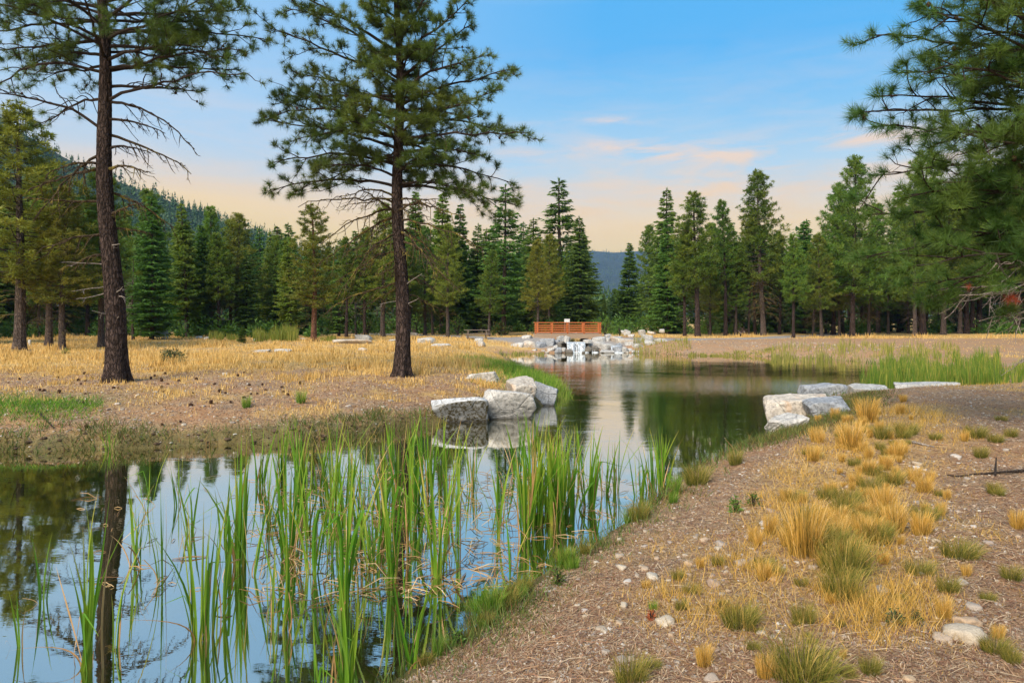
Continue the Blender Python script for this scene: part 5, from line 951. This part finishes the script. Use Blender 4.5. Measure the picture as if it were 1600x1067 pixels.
# ---------------------------------------------------------------- stones one can pick out
STM = []
for i in range(10):
    mm = rock_mesh(500+i, 1, .8, .5, sub=2, rough=.10); STM.append(mm.mesh('stone', stone_mat, True))
def stone(px, by, wpx, label='pale rounded stone half buried among the litter of the near bank', group='stones scattered over the near bank', flat=1.0):
    X, Y, Z = G(px, by); s = wpx*Y/FPX; o = link('stone', random.choice(STM)); o.location = (X, Y, Z+.06*s); o.scale = (s, s, s*flat); o.rotation_euler = (random.uniform(-.15, .15), random.uniform(-.15, .15), random.uniform(0, 6.3)); props(o, label, 'stone', group)
for px, by, w, lab in ((1508, 996, 58, 'largest cream stone at the lower right'), (1472, 1000, 30, 'tan stone touching the largest cream stone'), (1512, 976, 40, 'flat pale grey stone just behind the largest cream stone'), (1380, 926, 30, 'cream stone in the small stone cluster right of centre'), (1128, 852, 20, 'round tan stone on the gravel slope'), (1118, 914, 24, 'whitest angular stone on the gravel slope'), (1040, 974, 34, 'grey and white stone beside a small red plant'), (940, 984, 18, 'round cream stone low on the gravel slope'), (1160, 882, 22, 'cream stone above the small dry tufts'), (1195, 820, 18, 'pale round stone high on the gravel slope'), (1008, 890, 16, 'small grey white stone near the shore grass'), (1504, 912, 20, 'greenish white stone right of the cluster'), (1520, 950, 24, 'grey green stone above the pair of flat stones'), (972, 1034, 24, 'cream stone at the bottom beside a green tuft'), (1112, 1064, 28, 'cream stone cut by the bottom edge'), (1422, 1064, 24, 'pale stone near the bottom right edge'), (1205, 800, 16, 'cream stone beside the tall golden tuft'), (1020, 904, 26, 'tan flat stone left of the slope centre')):
    stone(px, by, w, lab, None)
for i in range(240):
    if i < 170: px, by = random.uniform(900, 1320), random.uniform(790, 1060)
    else: px, by = random.uniform(1250, 1600), random.uniform(700, 1060)
    g = G(px, by)
    if float(shore(g[0], g[1])) < .3: continue
    stone(px, by, random.choice([6, 7, 8, 9, 10, 11, 12, 16]), 'small pale or tan stone lying on the near bank gravel')
for i in range(26):
    px, by = random.uniform(60, 640), random.uniform(600, 690); g = G(px, by)
    if float(shore(g[0], g[1])) < .2: continue
    stone(px, by, random.choice([5, 6, 7, 9]), 'small pale stone on the bare earth of the left bank', 'stones on the left bank')
# pine cones on the left bank
V, F = ico(1); cm = MB()
for j in range(14):
    a = j*2.4; cm.add(V*np.array([.022, .022, .012])+np.array([math.cos(a)*.035, math.sin(a)*.035, .02+j*.006]), F)
cm.add(V*np.array([.04, .04, .06])+np.array([0, 0, .06]), F); CONE = cm.mesh('pine_cone', cone_mat)
for i in range(58):
    px, by = random.choice([150, 170, 260, 60, 350, 380])+random.gauss(0, 70), 583+abs(random.gauss(0, 1))*32
    if by > 668: continue
    g = G(px, by); o = link('pine_cone', CONE); o.location = (g[0], g[1], g[2]+.01); s = random.uniform(.6, 1.1); o.scale = (s, s, s); o.rotation_euler = (random.uniform(0, 1.5), random.uniform(0, 1.5), random.uniform(0, 6)); props(o, 'dark fallen pine cone on the earth of the left bank', 'pine cone', 'pine cones under the left pine')
# ---------------------------------------------------------------- bunch grasses
def tuft_mesh(seed, mat, n=170, h=1.0, spread=.5, up=1.0, amean=.5):
    q_ = np.random.default_rng(seed); mb = MB(); a = q_.uniform(0, 2*PI, n); r_ = q_.random(n)**.6*.30*spread*2; B = np.stack([np.cos(a)*r_, np.sin(a)*r_, 0*a-.03], 1); a2 = a+q_.normal(0, .6, n); ln = q_.uniform(.0, spread, n)**1.0; hh = h*q_.uniform(.25, 1.08, n)**.8*up; wd = .0105
    D = np.stack([np.cos(a2)*ln, np.sin(a2)*ln, hh], 1); S_ = np.stack([-np.sin(a2+1), np.cos(a2+1), 0*a], 1)*wd/2; M = B+D*np.array([.35, .35, .6]); M2 = B+D*np.array([.7, .7, .9]); T = B+D*np.array([1.15, 1.15, .98]); V = np.stack([B-S_, B+S_, M-S_*.85, M+S_*.85, M2-S_*.6, M2+S_*.6, T], 1).reshape(-1, 3)
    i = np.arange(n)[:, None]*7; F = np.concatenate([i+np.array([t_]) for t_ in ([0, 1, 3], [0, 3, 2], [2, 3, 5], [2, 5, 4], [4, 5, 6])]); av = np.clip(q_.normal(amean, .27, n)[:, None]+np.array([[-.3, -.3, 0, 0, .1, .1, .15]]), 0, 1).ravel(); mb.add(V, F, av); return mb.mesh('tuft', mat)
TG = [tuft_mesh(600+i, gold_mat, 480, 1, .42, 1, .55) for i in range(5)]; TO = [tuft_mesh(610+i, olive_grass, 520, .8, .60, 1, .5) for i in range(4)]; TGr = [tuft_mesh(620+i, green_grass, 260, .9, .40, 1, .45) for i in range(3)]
def tuft(px, by, hpx, kind_, label, group=None, wide=1.0, name='grass_tuft'):
    g = G(px, by); s = hpx*g[1]/FPX*(1/.95 if kind_ == 'g' else 1.35 if kind_ == 'o' else 1.2); o = link(name, random.choice({'g': TG, 'o': TO, 'n': TGr}[kind_])); o.location = tuple(g); o.scale = (s*wide, s*wide, s); o.rotation_euler = (0, 0, random.uniform(0, 6.3)); props(o, label, 'grass tuft', group)
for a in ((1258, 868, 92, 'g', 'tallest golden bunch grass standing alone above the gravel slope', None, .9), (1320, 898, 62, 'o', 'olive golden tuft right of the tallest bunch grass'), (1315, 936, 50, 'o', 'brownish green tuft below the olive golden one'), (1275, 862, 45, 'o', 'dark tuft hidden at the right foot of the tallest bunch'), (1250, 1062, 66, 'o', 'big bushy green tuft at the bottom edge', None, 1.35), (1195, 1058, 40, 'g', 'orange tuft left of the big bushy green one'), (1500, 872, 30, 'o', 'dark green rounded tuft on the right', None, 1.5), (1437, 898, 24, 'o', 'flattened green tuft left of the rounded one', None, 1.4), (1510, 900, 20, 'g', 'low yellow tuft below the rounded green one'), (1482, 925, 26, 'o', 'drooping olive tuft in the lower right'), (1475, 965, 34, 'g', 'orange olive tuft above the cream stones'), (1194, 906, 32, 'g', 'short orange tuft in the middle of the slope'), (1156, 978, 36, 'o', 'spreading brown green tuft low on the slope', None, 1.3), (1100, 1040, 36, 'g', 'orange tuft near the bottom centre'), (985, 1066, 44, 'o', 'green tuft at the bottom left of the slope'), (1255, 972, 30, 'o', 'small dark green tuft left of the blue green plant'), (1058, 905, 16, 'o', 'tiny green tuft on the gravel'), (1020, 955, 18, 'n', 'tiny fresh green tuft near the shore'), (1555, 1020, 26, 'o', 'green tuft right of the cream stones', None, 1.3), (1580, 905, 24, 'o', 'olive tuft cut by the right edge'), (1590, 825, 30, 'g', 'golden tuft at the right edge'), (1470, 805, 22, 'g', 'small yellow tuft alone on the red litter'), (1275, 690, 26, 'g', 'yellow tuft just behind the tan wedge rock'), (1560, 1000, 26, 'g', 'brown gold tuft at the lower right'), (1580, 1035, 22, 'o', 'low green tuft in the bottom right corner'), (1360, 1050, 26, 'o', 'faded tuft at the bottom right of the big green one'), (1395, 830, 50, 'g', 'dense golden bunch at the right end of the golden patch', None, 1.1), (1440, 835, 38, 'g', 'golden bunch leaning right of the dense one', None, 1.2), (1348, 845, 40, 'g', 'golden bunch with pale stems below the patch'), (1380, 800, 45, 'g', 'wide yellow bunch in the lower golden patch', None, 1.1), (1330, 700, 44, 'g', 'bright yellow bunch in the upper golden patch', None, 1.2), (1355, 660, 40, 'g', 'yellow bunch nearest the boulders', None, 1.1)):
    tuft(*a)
for i in range(120):
    t = random.random(); px = np.interp(t, [0, .3, .6, 1], [1390, 1355, 1335, 1300])+random.gauss(0, 38+30*t); by = np.interp(t, [0, .3, .6, 1], [650, 710, 780, 860])+random.gauss(0, 14); tuft(px, by, random.uniform(11, 34)*(.55+.6*t), random.choice('gggo'), 'golden bunch grass within the yellow patch running down the near bank', 'golden bunches of the near bank patch', random.uniform(.8, 1.4))
for i in range(75):
    px, by = random.uniform(1000, 1630), random.uniform(640, 1060); g = G(px, by); d_ = float(shore(g[0], g[1]))
    if d_ < .6: continue
    tuft(px, by, random.uniform(8, 20), random.choice('ogoo'), 'little dry tuft dotted over the bare near bank', 'small tufts of the bare near bank', random.uniform(.9, 1.6))
for i in range(24):
    t = random.random(); px = np.interp(t, [0, .25, .5, .75, 1], [650, 760, 870, 985, 1190])+random.gauss(0, 6)+8; by = np.interp(t, [0, .25, .5, .75, 1], [1035, 960, 885, 812, 698])+random.gauss(4, 6); tuft(px, by, random.uniform(14, 34), random.choice('nnoo'), 'green grass tuft on the near waterline', 'waterline tufts of the near bank', random.uniform(.7, 1.1))
for px, by, h in ((385, 688, 20), (470, 680, 22), (820, 920, 26), (755, 965, 52), (770, 960, 50), (740, 968, 40)): tuft(px, by, h, 'n', 'fresh green tuft growing right at the pond edge', 'fresh tufts at the pond edge')
# blue green herbs and red plant
for px, by, w, h, m_, lab in ((1398, 976, 26, 24, bush_dark, 'low blue green herb left of the cream stones'), (1432, 974, 22, 18, bush_dark, 'smaller blue green herb beside its twin'), (1018, 970, 12, 18, needle_dead, 'tiny red plant beside the grey and white stone'), (872, 912, 22, 26, weed_mat, 'leafy weed at the waterline in the centre'), (715, 1010, 18, 26, bush_leaf, 'small bright herb on the muddy shore'), (1148, 800, 20, 24, bush_leaf, 'yellow green herb on the upper gravel slope'), (1178, 790, 22, 20, weed_mat, 'rusty herb on the upper gravel slope')):
    shrub('herb', px, by, w, h, m_, lab, px, .35, .22)
# twigs and fallen sticks
def stick(pts, r_, label, mat=dead_wood, name='fallen_stick'):
    P_ = []
    for px, py, dz in pts: g = G(px, py); P_.append(g+np.array([0, 0, dz]))
    b = P_[0]; t = np.linspace(0, 1, 14); A = np.stack([np.interp(t, np.linspace(0, 1, len(P_)), [p[i] for p in P_]) for i in range(3)], 1); A[:, 2] = np.maximum(A[:, 2], height(A[:, 0], A[:, 1])+r_*.6); mb = MB(); tube(mb, A-b, r_*(1-t*.6), 6); props(mb.obj(name, mat, loc=b), label, 'stick')
stick([(1600, 738, .03), (1560, 742, .04), (1500, 746, .02), (1480, 744, .02)], .022, 'dark crooked fallen branch on the red litter at the right edge', bark_limb); stick([(1555, 744, .02), (1557, 730, .16)], .02, 'short upright twig stub by the fallen branch', bark_limb)
stick([(1425, 692, .02), (1440, 696, .03), (1460, 700, .02)], .03, 'bleached short log in the golden grass'); stick([(1302, 736, .02), (1320, 745, .02)], .02, 'bleached stick in the golden patch'); stick([(60, 690, .02), (84, 672, .05)], .03, 'fallen stick on the left shore', bark_limb); stick([(1565, 688, .02), (1600, 690, .02)], .02, 'pale stick lying far right on the bank')
stick([(1462, 800+95, .01), (1470, 925, .0), (1478, 950, .0)], .006, 'thin pale straw stalk bent over the lower right bank')
mb = MB()
for i in range(900):
    px, by = random.uniform(760, 1640), random.uniform(660, 1064)
    z = .7; Yy = (EYE-z)*FPX/(by-HORIZON); Xx = (px-800)/FPX*Yy
    if float(shore(Xx, Yy)) < .3: continue
    a = random.uniform(0, 6.3); L = random.uniform(.08, .32); x2, y2 = Xx+math.cos(a)*L, Yy+math.sin(a)*L; zz = height(np.array([Xx, (Xx+x2)/2, x2]), np.array([Yy, (Yy+y2)/2, y2])); r_ = random.uniform(.002, .005)
    tube(mb, [(Xx, Yy, zz[0]+.006), ((Xx+x2)/2, (Yy+y2)/2, zz[1]+random.uniform(.01, .03)), (x2, y2, zz[2]+.01)], [r_, r_, r_*.5], 4, random.random())
props(mb.obj('twig_litter', litter_mat), 'thin fallen twigs littering the near bank', None, None, 'stuff')
